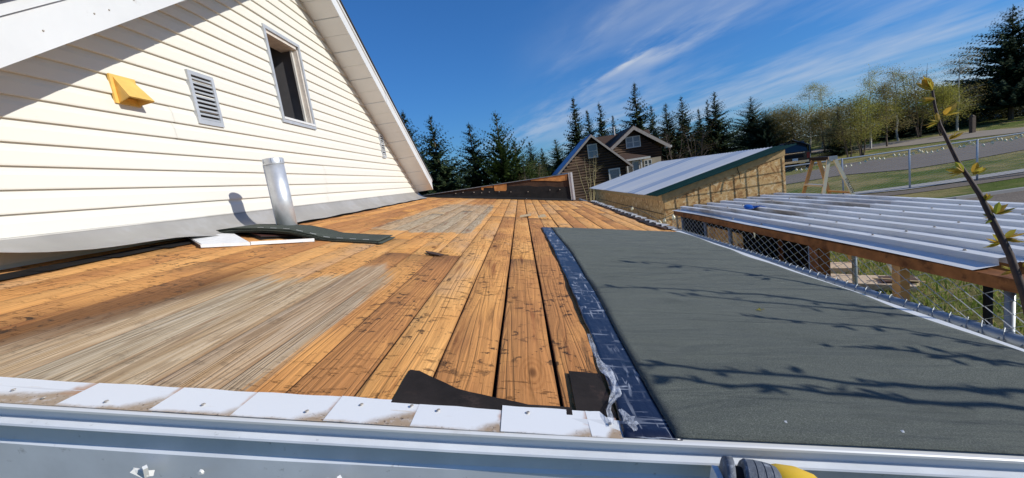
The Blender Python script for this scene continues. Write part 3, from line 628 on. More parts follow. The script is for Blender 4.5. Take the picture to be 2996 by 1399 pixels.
def fm(u_, v_):
    y = .708+(YT-.708)*v_; xl = float(np.interp(y, gly, glx)); x1 = XE-.045+.008*math.sin(y*4)+.006*math.sin(y*11)
    x_ = xl+(x1-xl)*u_; return (x_, y, deckz(x_, y)+.0125+wr(x_, y)*(1 if .02 < u_ < .98 else .4))
MB().shell(fm, 44, 150, .002).build('membrane_sheet', M['memb'], mb_, True)
def fb(u_, v_):
    y = .706+(YT-.700)*v_; xl = float(np.interp(y, bly, blx)); xr = float(np.interp(y, gly, glx))+.012
    x_ = xl+(xr-xl)*u_+(.0015*math.sin(y*17)+.001*math.sin(y*41) if u_ == 0 else 0); return (x_, y, deckz(x_, y)+.0085+wr(x_, y)*.5)
MB().shell(fb, 8, 110, .0015).build('film_border', M['blue'], mb_, True)
# torn release film hanging off the border
rr = random.Random(21)
for pts, nm in [([(1480, 850), (1497, 900), (1512, 935), (1545, 975), (1548, 1010), (1530, 1045), (1541, 1085)], 26), ([(1560, 1045), (1585, 1080), (1600, 1100)], 10)]:
    P_ = [at_deck(D(*q)) for q in pts]
    def ff(u_, v_):
        t_ = u_*(len(P_)-1); i = min(int(t_), len(P_)-2); p = P_[i].lerp(P_[i+1], t_-i); w_ = (.006+.016*math.sin(u_*math.pi)*(.6+.4*math.sin(u_*21)))
        x_ = p.x+(v_-.35)*w_*1.3; y = p.y+(v_-.5)*w_*.5
        return (x_, y, deckz(x_, y)+.012+.006*abs(math.sin(v_*5+u_*16))*(.4+math.sin(u_*3.1)))
    MB().grid(ff, nm, 6).build('torn_film', M['film'], mb_, True)
# tar paper scraps, at the front edge
def scrap(name, pts, mat, label, cat, lift=.006, group=None, th=.002):
    P_ = [at_deck(D(*q)) for q in pts]; b = MB(); P_ = [Vector((p.x, p.y, deckz(p.x, p.y)+lift)) for p in P_]
    b.prism(P_, (0, 0, -th)); return put(b.build(name, mat), label, cat, group)
def dense(pts, j, seed):
    rr = random.Random(seed); out = []
    for i, a in enumerate(pts):
        c = pts[(i+1) % len(pts)]
        for t_ in (0, .33, .66): out.append((a[0]+(c[0]-a[0])*t_+rr.uniform(-j, j), a[1]+(c[1]-a[1])*t_+rr.uniform(-j, j)*.5))
    return out
scrap('tar_paper_scrap', dense([(1030, 937), (1055, 940), (1150, 985), (1245, 1008), (1330, 1025), (1440, 1034), (1440, 1052), (1300, 1045), (1150, 1030), (985, 1020)], 2.2, 2), M['tar'], 'long pointed scrap of black tar paper tucked under the drip edge', 'tar paper', .0075)
scrap('tar_paper_scrap', dense([(1432, 940), (1508, 946), (1545, 1034), (1556, 1060), (1452, 1050)], 1.2, 4), M['tar'], 'squarish black tar paper scrap beside the blue film border', 'tar paper', .0068)
scrap('bark_splinter', [(1071, 636), (1090, 638), (1118, 645), (1105, 647), (1080, 642)], M['drk'], 'dark torn splinter lying across a plank joint', 'splinter', .012, None, .006)
b = MB(); p = at_deck(D(1915, 790))
for i in range(5):
    a = i*1.3; b.add([p+Vector((0, 0, .014)), p+Vector((.010*math.cos(a), .009*math.sin(a), .020)), p+Vector((.020*math.cos(a+.3), .016*math.sin(a+.3), .016+.004*(i % 2))), p+Vector((.009*math.cos(a+.7), .009*math.sin(a+.7), .017))], [(0, 1, 2, 3)])
put(b.build('fallen_leaf', M['leafb']), 'small green bud of leaves fallen on the grey membrane', 'leaf')
for i, (q, l_) in enumerate([((2297, 1260), 'white torn scrap on the grey membrane with a bent corner'), ((2640, 1288), 'upright white paper fleck on the grey membrane')]):
    p = at_deck(q); b = MB(); b.prism([p+Vector((0, 0, .014)), p+Vector((.006, .001, .0145)), p+Vector((.007, .006, .016)), p+Vector((.001+.002*i, .008, .0145))], (0, 0, .001)); put(b.build('paper_fleck', M['white']), l_, 'scrap')
# ================================================================== FLUE PIPE
pb = (-.803*S, 1.372*S); pr = .0655*S/2*.935
pipe = thing('flue_pipe', (pb[0], pb[1], deckz(*pb)), 'upright galvanised steel flue pipe rising from the planks', 'pipe')
zb0 = deckz(*pb)-.02; pt = at_y((750+200/4.627, 440+118/4.627), pb[1]); lean = (pt.x-pb[0])*.0
MB().tube([(pb[0], pb[1], zb0), (pb[0]+lean, pb[1], pt.z-.03)], pr, 28).build('pipe_shaft', M['galv'], pipe, True)
b = MB(); n_ = 28; z1 = pt.z
for zz, r in [(z1-.042, pr*1.03), (z1-.036, pr*1.045), (z1-.004, pr*1.03), (z1, pr*1.0), (z1, pr*.93), (z1-.04, pr*.92)]:
    b.v += [(pb[0]+r*math.cos(2*math.pi*i/n_), pb[1]+r*math.sin(2*math.pi*i/n_), zz) for i in range(n_)]
for j in range(5): b.f += [(j*n_+i, j*n_+(i+1) % n_, (j+1)*n_+(i+1) % n_, (j+1)*n_+i) for i in range(n_)]
col_ = b.build('crimped_collar', M['galv'], pipe, True)
for i in range(7):
    a = 2*math.pi*i/7-1.2; MB().bar((pb[0]+pr*1.05*math.cos(a), pb[1]+pr*1.05*math.sin(a), z1-.034), (pb[0]+pr*1.03*math.cos(a), pb[1]+pr*1.03*math.sin(a), z1-.002), .003, .003, (math.cos(a), math.sin(a), 0)).build('crimp', M['post'], col_)
a = math.radians(215); MB().bar((pb[0]+pr*math.cos(a), pb[1]+pr*math.sin(a), zb0), (pb[0]+pr*math.cos(a), pb[1]+pr*math.sin(a), pt.z-.04), .010, .006, (math.cos(a), math.sin(a), 0)).build('lock_seam', M['galv'], pipe)
# ================================================================== SHINGLES AND BOARDS BY THE PIPE
K_ = lambda a, c: (500+a*750/2576, 600+c*750/2576)
top = [at_y(K_(*q), 2.69) for q in [(380, 262), (640, 226), (960, 222), (1230, 238), (1480, 292), (1700, 352), (1900, 372), (2130, 384)]]
tx = [p.x for p in top]; tz = [p.z for p in top]
rr = random.Random(8)
names = ['topmost', 'second from top', 'third from top', 'fourth from top', 'fifth from top', 'lowest']
for i in range(6):
    ox = rr.uniform(-.02, .02)*(i > 0); oy = rr.uniform(-.012, .012)*(i > 0)
    def fn(u_, v_, i=i, ox=ox, oy=oy):
        x_ = tx[0]+(tx[-1]-tx[0])*u_; y = 2.655+.29*v_-.03*u_
        z = float(np.interp(x_, tx, tz))-i*.0052-v_*.004
        z = max(z, deckz(x_+ox, y+oy)+.004+(5-i)*.0042+(.020 if x_ < -1.9 else 0)*0)
        return (x_+ox, y+oy, z+.0012*math.sin(u_*13+i))
    o = MB().shell(fn, 36, 6, .0038).build('asphalt_shingle', M['shg'], None, True)
    put(o, 'green-black asphalt shingle strip, %s of the arched stack by the flue pipe' % names[i], 'shingle', 'green-black shingles stacked by the flue pipe')
    if i == 0:
        for s_ in range(9):
            u0 = .30+s_*.075; a = Vector(fn(u0, .10)); c = Vector(fn(u0+.035, .10))
            MB().bar(a+Vector((0, 0, .0012)), c+Vector((0, 0, .0012)), .005, .001).build('adhesive_dash', M['white'], o)
rc = [at_deck(K_(*q)) for q in [(690, 275), (915, 350), (1345, 335), (1260, 268)]]
for i in range(4):
    b = MB(); j = [Vector((rr.uniform(-.012, .012), rr.uniform(-.008, .008), 0)) for _ in rc]
    b.prism([Vector((p.x, p.y, deckz(p.x, p.y)+.004+i*.0062))+q for p, q in zip(rc, j)], (0, 0, .0045))
    put(b.build('asphalt_shingle', M['shr'] if i == 3 else M['shr_edge']), 'red-brown shingle, %s of the flat pile under the arched stack' % ['lowest', 'second lowest', 'second highest', 'top'][i], 'shingle', 'red-brown shingles in a flat pile')
wb = [at_deck(K_(*q)) for q in [(118, 322), (305, 436), (802, 412), (640, 318)]]
b = MB(); b.prism([Vector((p.x, p.y, deckz(p.x, p.y)+.004)) for p in wb], (0, 0, .018)); bo = put(b.build('white_board', M['wboard']), 'chipped white painted board end lying flat beside the shingles', 'board')
a, c = wb[0], wb[1]; MB().prism([Vector((a.x-.006, a.y, deckz(a.x, a.y)+.003)), Vector((c.x-.006, c.y, deckz(c.x, c.y)+.003)), Vector((c.x+.004, c.y+.004, deckz(c.x, c.y)+.0225)), Vector((a.x+.004, a.y, deckz(a.x, a.y)+.0225))], (-.004, 0, 0)).build('broken_edge', M['tear'], bo)
a = at_deck(K_(805, 408)); c = at_deck(K_(1440, 372))
put(MB().bar((a.x, a.y, deckz(a.x, a.y)+.014), (c.x, c.y, deckz(c.x, c.y)+.014), .028, .020).build('white_trim_stick', M['wboard']), 'narrow white trim stick poking out from under the shingle stack', 'trim')
# ================================================================== PARAPET AT THE FAR END
par = thing('flat_roofed_annex', (-.5, 10.5, 0), 'annex wall with black felt and torn brown boards beyond the planks', 'annex')
fp = lambda a, c: at_y((1150+a/4.684, 480+c/4.684), 8.95)
pz = lambda x_: deckz(x_, 8.95)
ZT = EYE-.012
MB().prism([(-2.3, 8.96, 0), (1.06, 8.96, 0), (1.06, 8.96, ZT-.012), (-2.3, 8.96, ZT-.012)], (0, 3.5, 0)).build('annex_body', M['bfelt'], par)
b = MB(); n_ = 22; vs = []
for i in range(n_+1):
    x_ = -2.25+3.30*i/n_; vs += [(x_, 8.86, pz(x_)+.006), (x_, 8.925, pz(x_)+.012), (x_, 8.948, pz(x_)+.045), (x_, 8.952, min(ZT-.02, pz(x_)+.06+.235*min(1, max(0, (x_+1.75)/1.6))+.012*math.sin(i*2.1)))]
b.add(vs, [(i*4+j, (i+1)*4+j, (i+1)*4+j+1, i*4+j+1) for i in range(n_) for j in range(3)]); b.build('black_felt_upstand', M['felt'], par)
for poly in [[(1205, 318), (1365, 296), (1365, 322), (1240, 326), (1238, 360), (1212, 352)], [(1378, 292), (1556, 268), (1556, 352), (1545, 370), (1395, 370), (1384, 330)], [(1895, 216), (2140, 178), (2388, 140), (2382, 222), (2290, 238), (2050, 228), (1890, 232)]]:
    P_ = [fp(*q) for q in poly]; P_ = [Vector((p.x, 8.955, min(p.z, ZT-.014))) for p in P_]; MB().prism(P_, (0, -.008, 0)).build('bare_board', M['worn'], par)
MB().box(-2.3, 1.02, 8.93, 8.99, ZT-.012, ZT).build('metal_coping', M['post'], par)
MB().box(1.02, 1.065, 8.925, 8.99, deckz(1.05, 8.95)+.02, ZT+.01).build('end_trim', M['owhite'], par)
MB().box(1.066, 1.105, 8.915, 12.45, deckz(1.05, 8.95)+.02, ZT+.012).build('corner_post', M['white'], par)
rr = random.Random(4)
for q in [(860, 403), (960, 388), (1110, 388), (1215, 394), (1320, 384), (1455, 380), (1615, 382), (1830, 478), (2150, 356), (2285, 350), (1850, 380)]:
    p = fp(*q); MB().box(p.x-.010, p.x+.010, 8.930, 8.947, p.z-.008, p.z+.008).build('felt_nail', M['nail'] if q[0] != 1830 else M['white'], par)
# torn strips along the eave beyond the membrane
rr = random.Random(14)
for i in range(16):
    y = 4.15+i*.29; w_ = .03+.06*rr.random(); x0 = XE-.10-w_; z_ = lambda a_, c_: deckz(a_, c_)+.009+.010*rr.random()
    P_ = [(x0+rr.uniform(-.02, .02), y), (x0+w_*.5, y-.03), (XE-.03, y+rr.uniform(0, .04)), (XE-.02, y+.27), (XE-.09, y+.33), (x0+.01, y+.30)]
    b = MB(); b.prism([Vector((a_, c_, z_(a_, c_))) for a_, c_ in P_], (0, 0, -.003)); put(b.build('felt_tatter', M['tar'] if i % 3 else M['bfelt']), 'dark torn felt tatter under the white eave edge past the membrane', 'felt', 'felt tatters along the eave')
for i in range(24):
    y = 4.12+i*.197; x0 = XE-.055; b = MB(); h = .012+.018*rr.random()
    b.prism([Vector((x0-.012-.03*rr.random(), y, deckz(x0, y)+.022)), Vector((XE+.005, y+.02, deckz(XE, y)+.012+h)), Vector((XE+.012, y+.15+.04*rr.random(), deckz(XE, y)+.014)), Vector((x0+.01, y+.13, deckz(x0, y)+.020+h*.6))], (0, 0, -.002))
    put(b.build('metal_shard', M['owhite'] if i % 4 else M['flash']), 'crumpled white metal shard on the eave past the membrane', 'metal scrap', 'crumpled shards along the eave')
def at_z(q, z): r = ray(*q); t = (z-EYE)/r.z; return Vector((r.x*t, r.y*t, z))
# ================================================================== CHAIN LINK
def links(b, org, du, length, z0, z1, cell=.062, r=.0019, seg=None, sides=3):
    """zigzag wires of a chain-link fabric hanging in a vertical plane"""
    du = Vector(du).normalized(); nrm = du.cross(Vector((0, 0, 1))); n = int(length/cell); m_ = max(1, int((z1-z0)/(cell*.55)))
    for i in range(n+1):
        pts = []
        for j in range(m_+1):
            s_ = i*cell+(cell*.5 if (i+j) % 2 else -cell*.5); pts.append(Vector(org)+du*min(max(s_, 0), length)+Vector((0, 0, z0+(z1-z0)*j/m_))+nrm*(.0018*(1 if (i+j) % 2 else -1)))
        b.tube(pts, r, sides, False)
    return b
# fence right beside the eave: only its top rail and knuckles clear the roof
RXF = 1.572
rail_z = lambda y: EYE-.497*RXF+.004*math.sin(y*2.2)-.004*(y-3)*.2
fn_ = thing('chain_link_fence', (RXF, 4.0, 0), 'galvanised chain link fence whose top rail runs beside the roof eave', 'fence')
MB().tube([(RXF, .5+i*.25, rail_z(.5+i*.25)) for i in range(46)], .026, 14).build('top_rail', M['post'], fn_, True)
for y in (1.02, 3.4, 5.9, 8.3, 11.0):
    MB().tube([(RXF+.0, y, 0), (RXF, y, rail_z(y)-.02)], .030, 12).build('fence_post', M['post'], fn_, True)
b = MB(); rr = random.Random(6); y = .55
while y < 11.5:
    z = rail_z(y); s_ = rr.uniform(-.010, .010); h = .016+rr.uniform(0, .010)
    b.tube([(RXF-.024, y-.020, z-.030), (RXF-.030, y-.004, z+.004), (RXF-.010, y+.012+s_, z+.026), (RXF+.004, y+.022+s_, z+h+.012), (RXF+.012, y+.030, z+.030), (RXF+.030, y+.038, z+.006), (RXF+.028, y+.052, z-.03)], .0019, 4)
    b.tube([(RXF-.028, y+.028, z-.03), (RXF-.030, y+.015, z+.002), (RXF-.004, y+.008, z+.028), (RXF+.008, y-.006+s_, z+h+.006)], .0019, 4)
    y += .062+rr.uniform(-.006, .006)
put(b.build('wire_knuckles', M['kwire'], fn_), kind='stuff')
put(links(MB(), (RXF, .6, 0), (0, 1, 0), 10.6, .05, EYE-.497*RXF-.02, .07, .002).build('wire_fabric', M['wire'], fn_), kind='stuff')
# ================================================================== KENNEL
KZ = EYE-.75; KX0, KX1, KY0, KY1 = 2.10, 3.64, 2.0, 6.02
ken = thing('dog_kennel', (2.9, 4.0, 0), 'dog kennel with ribbed grey metal roof on stained timber and chain link sides', 'kennel')
def ribbed(xa, xb, ya, yb, zf_, pitch, h, w0, w1, name, mat, parent, minor=True, droop=0.):
    prof = [(xa, 0.)]; x_ = xa+.125
    while x_ < xb-.01:
        prof += [(x_, 0.), (x_+(w0-w1)/2, h), (x_+(w0+w1)/2, h), (x_+w0, 0.)]
        if minor:
            for f in (.35, .65):
                c = x_+w0+(pitch-w0)*f; prof += [(c-.008, 0.), (c-.003, .0035), (c+.003, .0035), (c+.008, 0.)]
        x_ += pitch
    prof = [(px_, pz_) for px_, pz_ in prof if px_ <= xb]; prof.append((xb, 0.))
    b = MB(); n = 12; m_ = len(prof); vs = []
    for i in range(n+1):
        y = ya+(yb-ya)*i/n
        for px_, pz_ in prof: vs.append((px_, y, zf_(px_, y)+pz_))
    nn = len(vs); fs = [(i*m_+j, i*m_+j+1, (i+1)*m_+j+1, (i+1)*m_+j) for i in range(n) for j in range(m_-1)]
    b.add(vs, fs); return b.build(name, mat, parent)
kz = lambda x_, y: KZ+.004*math.sin(y*2.3+x_)+.012*math.sin((y-2)*.8)-.006*(x_ < KX0+.03)
seam = at_z((2213, 664), KZ).y
ribbed(KX0, KX1, KY0, seam+.05, lambda x_, y: kz(x_, y)+.004, .190, .036, .046, .056, 'roof_sheet', M['kroof2'], ken)
ribbed(KX0+.004, KX1, seam-.05, KY1, kz, .190, .035, .046, .056, 'roof_sheet', M['kroof'], ken)
scm = MB().tube([(0, 0, 0), (0, 0, .004), (0, 0, .0045), (0, 0, .012)], [.011, .010, .006, .006], 8).mesh('roof_screw', M['nail'])
for i in range(8):
    for y in (2.18, 2.75, 3.35, seam+.02, 4.4, 5.1, 5.85):
        x_ = KX0+.148+i*.19 if (int(y*10) % 2) else KX0+.06+i*.19
        if x_ < KX1: place('roof_screw', scm, (x_, y+.03*math.sin(i*5.), kz(x_, y)+(.036 if (int(y*10) % 2) else .0045)), ken)
for i in range(3): MB().tube([(KX0+.2+i*.48, seam-.052, KZ+.006), (KX0+.66+i*.48, seam-.055, KZ+.008)], .007, 5).build('lap_sealant', M['black'], ken)
MB().box(KX0+.015, KX0+.105, .9, KY1-.03, KZ-.072, KZ-.010).build('timber_beam', M['beam'], ken)
MB().box(KX1-.12, KX1-.03, 2.02, KY1-.03, KZ-.12, KZ-.014).build('timber_beam', M['beam'], ken)
for y in (2.1, 3.1, 4.2, 5.2, 5.9): MB().box(KX0+.107, KX1-.122, y, y+.04, KZ-.10, KZ-.014).build('rafter', M['beam'], ken)
for q, mt, w_ in [((2267, 700), 'beam2', .055), ((2057, 650), 'beam', .09)]:
    p = at_x(D(*q), KX0+.06); MB().box(KX0+.030, KX0+.030+w_, p.y-w_/2, p.y+w_/2, 0, KZ-.074).build('timber_post', M[mt], ken)
for y in (2.1, 5.85): MB().box(KX1-.118, KX1-.032, y, y+.09, 0, KZ-.122).build('timber_post', M['beam'], ken)
for q, r in [((1718, 560), .020), ((1775, 575), .018), ((1837, 590), .020), ((2040, 640), .018), ((2540, 780), .018)]:
    p = at_x(D(*q), KX0+.05); MB().tube([(KX0+.05, p.y, 0), (KX0+.05, p.y, KZ-.074)], r, 12).build('steel_post', M['post'], ken, True)
p = at_x(D(2485, 760), KX0+.45); MB().tube([(p.x, p.y, 0), (p.x, p.y, KZ-.10)], .020, 12).build('steel_post', M['black'], ken, True)
p = at_x(D(2150, 670), 3.5); MB().tube([(p.x, p.y, 0), (p.x, p.y, KZ-.03)], .024, 12).build('steel_post', M['post'], ken, True)
put(links(MB(), (KX0+.010, 1.0, 0), (0, 1, 0), 5.1, .04, KZ-.074, .058, .0029).build('wire_fabric', M['fwire'], ken), kind='stuff')
# hutch inside; its black panels put the shade under the sheet roof into colour
ya = at_x(D(1882, 620), KX0).y; yb = at_x(D(2050, 650), KX0).y; ya, yb = min(ya, yb), max(ya, yb)
MB().box(2.20, 3.56, 5.93, 5.95, 0, KZ-.10).build('hutch_end', M['felt'], ken)
MB().box(3.54, 3.56, 5.05, 5.929, 0, KZ-.10).build('hutch_side', M['felt'], ken)  # side wall added to shade the hutch end
MB().box(2.30, 3.53, 5.3, 5.92, .75, .78).build('hutch_floor', M['bfelt'], ken)
p0 = at_x(D(1785, 570), 2.24); p1 = at_x(D(1868, 600), 2.24)
MB().box(2.23, 2.245, min(p0.y, p1.y), max(p0.y, p1.y)+.1, .3, KZ-.16).build('osb_panel', M['osb'], ken)
# strip of torn tape on the beam
p = at_x((2205, 680), KX0+.0); MB().prism([p, p+Vector((0, -.03, -.004)), p+Vector((0, -.022, -.045)), p+Vector((0, -.008, -.05))], (-.002, 0, 0)).build('tape_tag', M['bulb'], ken)
# blue plastic thing on the kennel roof
q0 = at_z(D(1885, 527), KZ+.03); b = MB()
def blob(u_, v_):
    a = u_*2*math.pi; t = v_*math.pi; return (q0.x+.055*math.sin(t)*math.cos(a)+.02*math.cos(t), q0.y+.10*math.cos(t)+.02*math.sin(t)*math.sin(a), q0.z+.026+.026*math.sin(t)*math.sin(a)*(1+.5*math.cos(t)))
b.grid(blob, 14, 10); bb_ = b.build('blue_scoop', M['bluep'], None, True); put(bb_, 'small blue plastic scoop lying on the ribbed kennel roof', 'scoop')
h1 = at_z(D(1925, 522), KZ+.04); MB().tube([q0+Vector((.01, -.08, .03)), (h1.x-.01, h1.y+.08, h1.z+.01), (h1.x, h1.y, h1.z)], [.014, .010, .009], 8).build('handle', M['bluep'], bb_, True)
# broken boards on the grass behind the kennel
a = at_ground(D(2165, 718)); rr = random.Random(2)
def slab(cx_, cy_, z_, L, W_, ang, th, seed):
    rr = random.Random(seed); c, s_ = math.cos(ang), math.sin(ang); P_ = []
    for i in range(16):
        t_ = 2*math.pi*i/16; k_ = max(abs(math.cos(t_)), abs(math.sin(t_))); u_ = math.cos(t_)/k_*L/2*(1+rr.uniform(-.06, .06)); v_ = math.sin(t_)/k_*W_/2*(1+rr.uniform(-.1, .1)); P_.append(Vector((cx_+c*u_-s_*v_, cy_+s_*u_+c*v_, z_)))
    return MB().prism(P_, (0, 0, th))
o = put(slab(a.x, a.y, .02, 1.35, .55, -.75, .09, 1).build('broken_board', M['insul']), 'pale broken board with a torn dark hole on the grass behind the kennel', 'board')
slab(a.x+.34, a.y-.30, .112, .42, .34, -.5, .03, 5).build('torn_hole', M['tear'], o)
slab(a.x+.28, a.y-.38, .142, .62, .03, -.9, .012, 9).build('loose_strip', M['chip'], o)
a2 = at_ground(D(2085, 685)); put(slab(a2.x, a2.y, .01, .75, .45, -.4, .12, 3).build('broken_board', M['insul']), 'smaller crumbled pale board next to the brown kennel post', 'board')
# ================================================================== OSB SHED
SX0, SX1, SY0, SY1 = 2.32, 4.36, 7.02, 13.45
rz = lambda x_: EYE-.60+(x_-2.20)*(.485/2.2)
shed = thing('osb_shed', (3.3, 10.2, 0), 'unfinished shed sheathed in golden OSB with a pale corrugated metal roof', 'shed')
xs_ = [SX0+.014, 3.20, SX1]
for xa, xb in zip(xs_[:-1], xs_[1:]): MB().prism([(xa+.002, SY0, 0), (xb-.002, SY0, 0), (xb-.002, SY0, rz(xb)-.03), (xa+.002, SY0, rz(xa)-.03)], (0, .014, 0)).build('osb_sheet', M['osb'], shed)
y = SY0
while y < SY1-.1:
    y2 = min(y+1.22, SY1); MB().box(SX0, SX0+.014, y+.002+(.0 if y > SY0 else 0), y2-.002, 0, rz(SX0)-.03).build('osb_sheet', M['osb'], shed); y = y2
MB().box(SX0+.02, SX1-.02, SY1-.02, SY1, 0, rz(SX0)).build('back_wall', M['osb'], shed)
MB().prism([(SX1-.02, SY0+.02, 0), (SX1-.02, SY1-.02, 0), (SX1-.02, SY1-.02, rz(SX1)-.03), (SX1-.02, SY0+.02, rz(SX1)-.03)], (.018, 0, 0)).build('rear_sheet', M['osb'], shed)
MB().box(SX0-.022, SX0-.002, SY0-.02, SY1, rz(SX0)-.125, rz(SX0)-.012).build('trim_board', M['trim'], shed)
MB().prism([(SX0-.02, SY0-.021, rz(SX0)-.12), (SX1, SY0-.021, rz(SX1)-.12), (SX1, SY0-.021, rz(SX1)-.02), (SX0-.02, SY0-.021, rz(SX0)-.02)], (0, .018, 0)).build('trim_board', M['trim'], shed)
def corr(ya, yb, mat, lift):
    n = max(8, int((yb-ya)/.0266)); b = MB(); vs = []
    nx = 6
    for i in range(n+1):
        yy = ya+(yb-ya)*i/n; d = .011*math.cos(2*math.pi*(yy-6.9)/.1064)
        for j in range(nx+1):
            x_ = 2.17+(4.47-2.17)*j/nx; vs.append((x_, yy, rz(x_)+.008+d+lift))
    m_ = nx+1; b.add(vs, [(i*m_+j, (i+1)*m_+j, (i+1)*m_+j+1, i*m_+j+1) for i in range(n) for j in range(nx)]); return b.build('roof_sheet', mat, shed, True)
yy = 6.86
for w_, mt in [(.62, 'rgreen'), (.80, 'rmetal'), (.42, 'rblue'), (.95, 'rmetal'), (.95, 'rmetal'), (.6, 'rblue'), (.95, 'rmetal'), (1.4, 'rmetal')]:
    corr(yy-(.03 if mt != 'rgreen' else 0), yy+w_+.03, M[mt], .0035*(1 if mt == 'rmetal' else 2)); yy += w_
# welded wire panel against the lit wall
wp = thing('wire_grid_panel', (3.3, SY0-.01, 0), 'rusty welded wire grid panel standing against the lit OSB wall', 'wire panel')
for i in range(11):
    x_ = SX0+.0+i*.198
    if i in (5, 9): continue
    MB().tube([(x_+.03, SY0-.004, .02), (x_+.012, SY0-.004, rz(x_)-.14)], .0032, 5).build('wire', M['rustwire'], wp)
for i in range(12):
    z_ = .15+i*.172; xa = max(SX0+.02, 2.2+(z_+.16-(EYE-.60))/(.485/2.2))
    if xa < SX1-.1: MB().tube([(xa, SY0-.008, z_), (SX1-.03, SY0-.008, z_+.012)], .0032, 5).build('wire', M['rustwire'], wp)
MB().tube([(SX0-.012, SY0, 1.62), (SX0-.012, SY1-.5, 1.62)], .006, 5).build('seam_wire', M['rustwire'], shed)
cd = at_y((2000+870/5.469, 400+500/5.469), SY0-.05)
put(MB().tube([cd+Vector((-.012, 0, .03)), cd+Vector((-.01, 0, -.02)), cd+Vector((.004, -.02, -.10)), cd+Vector((.006, -.03, -.20)), cd+Vector((.008, -.03, -.24))], .006, 5).build('hanging_cord', M['black']), 'short black cord hanging on the lit OSB wall under the green sheet', 'cord')
b = at_y((2270, 290), 7.0)
# ================================================================== STEPLADDER
TA = at_y(D(2052, 404), 7.65); TB = at_y(D(2092, 399), 7.15)
TA.z = TB.z = (TA.z+TB.z)/2
lad = thing('stepladder', ((TA.x+TB.x)/2, (TA.y+TB.y)/2, 0), 'fibreglass stepladder with black top cap standing behind the kennel', 'ladder')
ax = (TB-TA); ax.z = 0; ax.normalize(); sp = Vector((-ax.y, ax.x, 0)); sp = sp if sp.x > 0 else -sp
MB().bar(TA-ax*.10+Vector((0, 0, .02)), TB+ax*.02+Vector((0, 0, .02)), .12, .06).build('top_cap', M['black'], lad)
MB().bar(TB+ax*.021+Vector((0, 0, .021)), TB+ax*.05+Vector((0, 0, .021)), .125, .062).build('cap_end', M['alu2'], lad)
legs = {}
for nm, T, sgn, mt, off in [('a', TA, -1, 'ply', .62), ('b', TA, 1, 'ply', .62), ('c', TB, -1, 'fib', .50), ('d', TB, 1, 'fib', .80)]:
    out = (-.16 if T is TA else .16)
    foot = Vector((T.x+sp.x*sgn*off+ax.x*out, T.y+sp.y*sgn*off+ax.y*out, gz(T.x, T.y)+.0)); hd = T+sp*(sgn*.045)
    legs[nm] = (hd.copy(), foot.copy()); MB().bar(hd, foot, .052, .024, (ax.x, ax.y, 0)).build('rail', M[mt], lad)
def along(nm, t): return legs[nm][0].lerp(legs[nm][1], t)
for t_ in (.20, .36, .52, .68, .84): MB().bar(along('a', t_), along('c', t_), .075, .028).build('step', M['alu2'], lad)
for t_ in (.28, .52, .76): MB().bar(along('b', t_), along('d', t_), .04, .03).build('brace', M['ply'], lad)
# hand-painted name running down the nearest rail, as strokes of a text object turned to mesh
cu = bpy.data.curves.new('rail_lettering', 'FONT'); cu.body = 'WALLEN'; cu.size = .068; cu.extrude = .001; cu.align_x = 'LEFT'; cu.align_y = 'CENTER'
to = bpy.data.objects.new('rail_lettering', cu); COL.objects.link(to)
dg = bpy.context.evaluated_depsgraph_get(); tm = bpy.data.meshes.new_from_object(to.evaluated_get(dg)); bpy.data.objects.remove(to)
tm.materials.clear(); tm.materials.append(M['black'])
hd, ft = legs['d']; dr = (ft-hd).normalized(); nr = ax.copy(); up_ = nr.cross(dr).normalized(); nr = dr.cross(up_).normalized()
st_ = hd.lerp(ft, .16)+ax*.040
mt4 = Matrix(((dr.x, up_.x, nr.x, st_.x), (dr.y, up_.y, nr.y, st_.y), (dr.z, up_.z, nr.z, st_.z), (0, 0, 0, 1)))
tm.transform(mt4); tm.transform(Matrix.Translation(-ORG[lad])); lo = bpy.data.objects.new('rail_lettering', tm); COL.objects.link(lo); lo.parent = lad; ORG[lo] = ORG[lad]
# ================================================================== FAR FENCE + LIGHTS
p1 = at_ground((2465, 574)); p3 = at_ground((2859, 528)); fd = (p3-p1); fd.z = 0; fd.normalize()
far = thing('chain_link_fence', (p1.x, p1.y, gz(p1.x, p1.y)), 'long galvanised chain link fence strung with bulbs along the gravel drive', 'fence')
FH = 1.46; fn0 = Vector((fd.y, -fd.x, 0))
def fpt(s_, z_): q_ = p1+fd*s_; return Vector((q_.x, q_.y, gz(q_.x, q_.y)+z_))
def on_fence(q):
    r = ray(*q); t = (p1.x*fn0.x+p1.y*fn0.y)/(r.x*fn0.x+r.y*fn0.y); return Vector((r.x*t, r.y*t, EYE+r.z*t))
posts_s = [on_fence((2465, 500)), on_fence((2661, 480)), on_fence((2859, 470))]; posts_s = [(q_-p1).x*fd.x+(q_-p1).y*fd.y for q_ in posts_s]
sp_ = (posts_s[2]-posts_s[0])/2
for s_ in [posts_s[0]-2*sp_, posts_s[0]-sp_]+posts_s+[posts_s[2]+sp_, posts_s[2]+2*sp_]: MB().tube([fpt(s_, 0), fpt(s_, FH+.02)], .030, 8).build('fence_post', M['fwire'], far, True)
sA, sB = posts_s[0]-2*sp_, posts_s[2]+2*sp_
MB().tube([fpt(sA+(sB-sA)*i/20, FH) for i in range(21)], .024, 8).build('top_rail', M['fwire'], far, True)
o0 = fpt(sA, 0); b = MB(); links(b, (o0.x, o0.y, 0), fd, sB-sA, .03, FH-.02, .085, .0040)
b.v = [(x_, y_, z_+gz(x_, y_)) for x_, y_, z_ in b.v]; put(b.build('wire_fabric', M['fwire'], far), kind='stuff')
